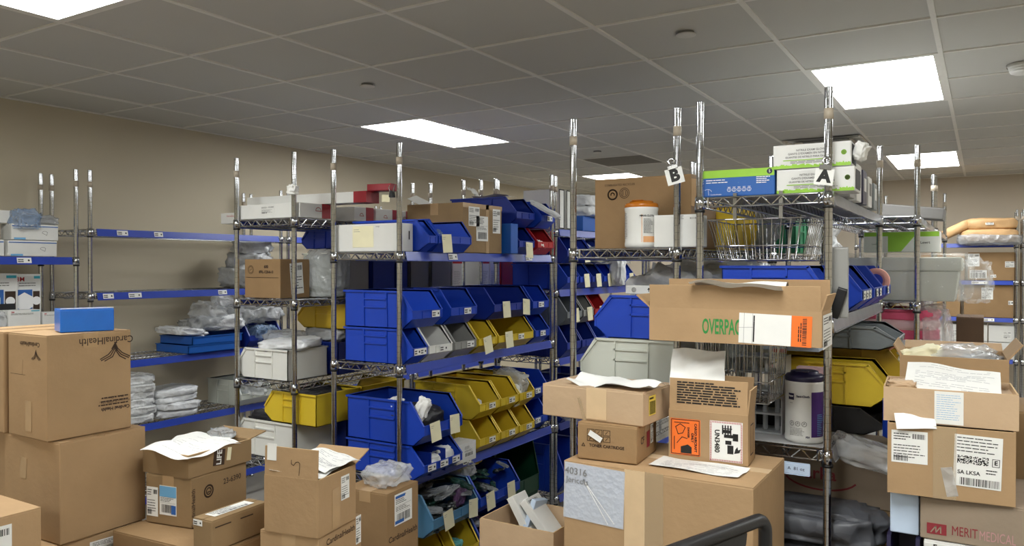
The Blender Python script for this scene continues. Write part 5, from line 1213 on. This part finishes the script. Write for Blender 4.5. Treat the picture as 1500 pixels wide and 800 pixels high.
# long carton marked OVERPACK
t = open_carton('long tan carton marked OVERPACK with white and orange label', -.655, 2.447, 1.404, .515, .2, .104, 2, 'card', {'front': (4, .072), 'back': (-1, .088), 'right': (18, .05), 'left': (50, .06)}, floor_at=.03)
dd = D(t); text(t, face(dd, 'front', -.088, -.004), 'OVERPACK', .064, 'ink_green', .0014, 'LEFT', .42)
lb = label(t, face(dd, 'front', .099, -.004, -.03), .15, .09, 'blank', 'white', 36, 'shipping_label'); strokes(lb, Matrix.Translation((0, 0, .001)), [[(-.06, -.045), (-.06, .045)], [(-.035, -.045), (-.035, .045)], [(-.08, .0), (-.03, .004)]], .0008, 'ink_grey', 'print')
p = MB(); rg = random.Random(3)
for k in range(2): print_rows(p, -.04+k*.002, .04, -.0, 1, .01, .004, rg, z=.001, ragged=False)
link('print', p.mesh('print', [M['ink']]), lb, Matrix.Translation((-.031, 0, 0)) @ Matrix.Rotation(PI/2, 4, 'Z'))
lb = label(t, face(dd, 'front', .203, -.007, -.03), .056, .09, 'blank', 'orange', 37, 'orange_label'); p = MB(); barcode(p, -.04, .04, -.006, .006, rg, n=30); print_rows(p, -.03, .03, .016, 2, .006, .003, rg); link('print', p.mesh('print', [M['ink']]), lb, Matrix.Translation((.008, 0, 0)) @ Matrix.Rotation(PI/2, 4, 'Z'))
lb = label(t, face(dd, 'right', .02, -.01), .2, .1, 'form', 'white', 38)
sheet('loose_paper', 'white paper bulging over the front flap of the OVERPACK carton', (-.635, 2.375, 1.578), .27, .15, (-6, 2, 2), .03, 22, 'plain', fold=0)
sheet('loose_paper', 'torn paper and plastic at the left end of the OVERPACK carton', (-.87, 2.42, 1.53), .06, .1, (0, -20, 0), .02, 23, 'plain')
# ================================================================== FOREGROUND CARTONS, RIGHT PILE
t = open_carton('tan carton with two shipping labels and wide clear tape, right pile', -.085, 2.56, 1.0, .306, .26, .197, 4, 'card', {}, floor_at=.12)
dd = D(t); label(t, face(dd, 'front', -.098, .035), .09, .09, 'form', seed=40); lb = label(t, face(dd, 'front', .066, .012, -.03), .112, .14, 'blank', 'white', 41, 'shipping_label')
p = MB(); rg = random.Random(9); print_rows(p, -.05, .05, .062, 5, .009, .0024, rg); speckle(p, -.048, .025, -.008, .014, 30, rg); barcode(p, -.04, .052, -.066, -.046, rg, n=40); print_rows(p, .02, .052, -.02, 2, .008, .003, rg); link('print', p.mesh('print', [M['ink']]), lb); text(lb, Matrix.Translation((-.02, -.032, .001)), 'SA LKSA', .0145, 'ink', .0003); text(lb, Matrix.Translation((.042, .002, .001)), 'E', .016, 'ink', .0006); strokes(lb, Matrix.Translation((.042, .002, .001)), [[(-.008, -.01), (.008, -.01), (.008, .01), (-.008, .01), (-.008, -.01)]], .0015, 'ink', 'print')
link('tape', MB().box(-.028, .028, -.099, .099, 0, .0006).mesh('tape', [M['tape_clear']]), t, face(dd, 'front', -.012, 0)); link('tape', MB().box(-.014, .014, -.04, .04, 0, .0007).mesh('tape', [M['film']]), t, face(dd, 'front', -.0, -.05, .2))
sheet('loose_paper', 'folded white slip with black bar lying on the two-label carton', (-.16, 2.43, 1.207), .1, .05, (50, -4, 12), .004, 24, 'plain')
t = open_carton('flat tan box with a wide white tape patch, right pile top', -.085, 2.565, 1.2, .325, .24, .096, 3, 'card_pale', {}, floor_at=.075)
dd = D(t); lb = label(t, face(dd, 'front', .0, -.0), .07, .09, 'blank', 'white', 42, 'tape_patch'); p = MB(); print_rows(p, -.03, .03, .035, 12, .006, .0012, rg); link('print', p.mesh('print', [M['ink_lblue']]), lb)
sheet('loose_paper', 'large white sheet with faint print on the flat right box', (-.075, 2.58, 1.31), .24, .15, (22, 4, 2), .012, 25, 'doc', 'white')
bag('crumpled_paper', 'torn brown paper scraps at the left of the flat right box', 'paper', (-.2, 2.52, 1.286), (.07, .08, .02), 'card_pale', 173, crk=.3)
t = open_carton('open tan box full of clear bags behind the large white sheet', -.085, 2.95, 1.2, .3, .28, .15, 2, 'card', {'right': (38, .06), 'left': (30, .04), 'back': (76, .08)}, floor_at=.08)
bag('clear_bag', 'shiny clear bag bulging out of the open box behind the white sheet', 'bag', (-.07, 2.93, 1.29), (.2, .2, .085), 'film', 174, crk=.2)
bag('clear_bag', 'dark shiny bag at the right of the open box behind the sheet', 'bag', (.0, 2.95, 1.29), (.11, .2, .06), 'film_grey', 175, crk=.25)
bag('crumpled_paper', 'cream packing paper at the left of the open box behind the sheet', 'paper', (-.17, 2.88, 1.33), (.12, .1, .04), 'cream', 176, (0, -14, 0), crk=.25)
carton('brown carton holding up the open box of clear bags', -.05, 2.96, .6, .36, .3, .598, 0, 'card_drab', 'y', None)
carton('floor carton under the stack at the back of the right pile', -.05, 2.97, 0, .42, .3, .598, 0, 'card_drab', 'y', None)
t = carton('greige carton with maroon MERIT MEDICAL print at the lower right', .082, 2.62, .877, .46, .34, .12, 0, 'card_grey', 'x', None)
dd = D(t); mb = MB().box(-.024, .024, -.015, .015, 0, .0004); lg = link('printed_logo', mb.mesh('printed_logo', [M['ink_maroon']]), t, face(dd, 'front', -.189, -.029)); strokes(lg, Matrix.Translation((0, 0, .001)), [[(-.014, -.01), (-.002, .008), (-.002, -.01)], [(-.002, -.01), (.01, .008), (.01, -.01)]], .003, 'card_grey', 'printed_stripe')
text(t, face(dd, 'front', -.122, -.028), 'MERIT', .037, 'ink_maroon', .0, sx=.62); text(t, face(dd, 'front', -.046, -.03), 'MEDICAL', .037, 'ink_pale_maroon', 0, sx=.55)
t = carton('slim white carton standing left of the MERIT carton', -.189, 2.57, .874, .074, .2, .124, 0, 'paleblue', tape=None, cat='carton', name='white_carton')
t = carton('white carton with black lettering under the MERIT carton', .082, 2.62, .4, .44, .36, .475, 0, 'white_box', tape=None, cat='carton', name='white_carton'); text(t, face(D(t), 'front', -.17, .222), 'Expert', .02, 'ink', .0005)
storage_bin('dark navy bin holding up the slim white carton', -.19, 2.55, .4, .07, .3, .47, 0, 'navy')
carton('floor carton under the white lettered carton of the right pile', .0, 2.6, 0, .62, .4, .398, 0, 'card_drab', 'x', None)
# ================================================================== CART HANDLE
A = Vector((-.452, 1.935, 1.036)); dv = Vector((.096, .274, 0)).normalized()
t = thing('platform_cart', 'black rubber-gripped cart handle rising at the bottom of the photo', 'cart', (A.x, A.y, .014), math.atan2(dv.y, dv.x))
Lh = .52
pts = [(-Lh, 0, .2), (-Lh, 0, .9)]+[(-Lh+.035-.035*math.cos(R(a)), 0, .975+.035*math.sin(R(a))) for a in range(0, 91, 15)]+[(-.035+.035*math.sin(R(a)), 0, .975+.035*math.cos(R(a))) for a in range(0, 91, 15)]+[(0, 0, .9), (0, 0, .2)]
link('handle', MB().path(pts, .0165, 12).mesh('handle', [M['rubber']]), t)
link('grip_bracket', MB().prism([(-.34, .995), (-.085, .995), (-.09, .965), (-.14, .93), (-.34, .93)], -.008, .008, 'y').mesh('grip_bracket', [M['rubber']], .003), t)
link('cross_bar', MB().tube((-Lh, 0, .55), (0, 0, .55), .01, 10).mesh('cross_bar', [M['black']]), t)
link('deck', MB().box(-Lh-.03, .03, -.62, .03, .15, .2).mesh('deck', [M['black']], .008), t)
for (x, y) in ((-Lh+.03, -.06), (-.03, -.06), (-Lh+.03, -.55), (-.03, -.55)):
    wt = Matrix.Translation((x, y, .06)) @ Matrix.Rotation(PI/2, 4, 'Y')
    wl = link('caster', MB().lathe([(0, -.016), (.05, -.016), (.06, -.01), (.06, .01), (.05, .016), (0, .016)], 20).mesh('caster', [M['rubber']]), t, wt)
    link('caster_fork', MB().box(x-.022, x-.018, y-.02, y+.02, .06, .15).box(x+.018, x+.022, y-.02, y+.02, .06, .15).box(x-.022, x+.022, y-.02, y+.02, .125, .15).mesh('caster_fork', [M['chrome_dull']]), t)

# ================================================================== CAMERA, WORLD
w = bpy.data.worlds.new('World'); sc.world = w; w.use_nodes = True
w.node_tree.nodes['Background'].inputs['Color'].default_value = (.5, .5, .5, 1); w.node_tree.nodes['Background'].inputs['Strength'].default_value = .02
cam = bpy.data.cameras.new('camera'); co = bpy.data.objects.new('camera', cam); COL.objects.link(co)
co.location = (0, 0, 1.64); co.rotation_euler = (R(90-.53), 0, R(31.3))
cam.sensor_width = 36; cam.lens = 36*1135/1500; cam.clip_start = .05; cam.clip_end = 60
sc.camera = co
vs = sc.view_settings; vs.view_transform = 'Standard'; vs.look = 'None'; vs.gamma = 1; vs.use_curve_mapping = False; vs.exposure = EXPO
for o in bpy.data.objects:
    if 'dims' in o: del o['dims']
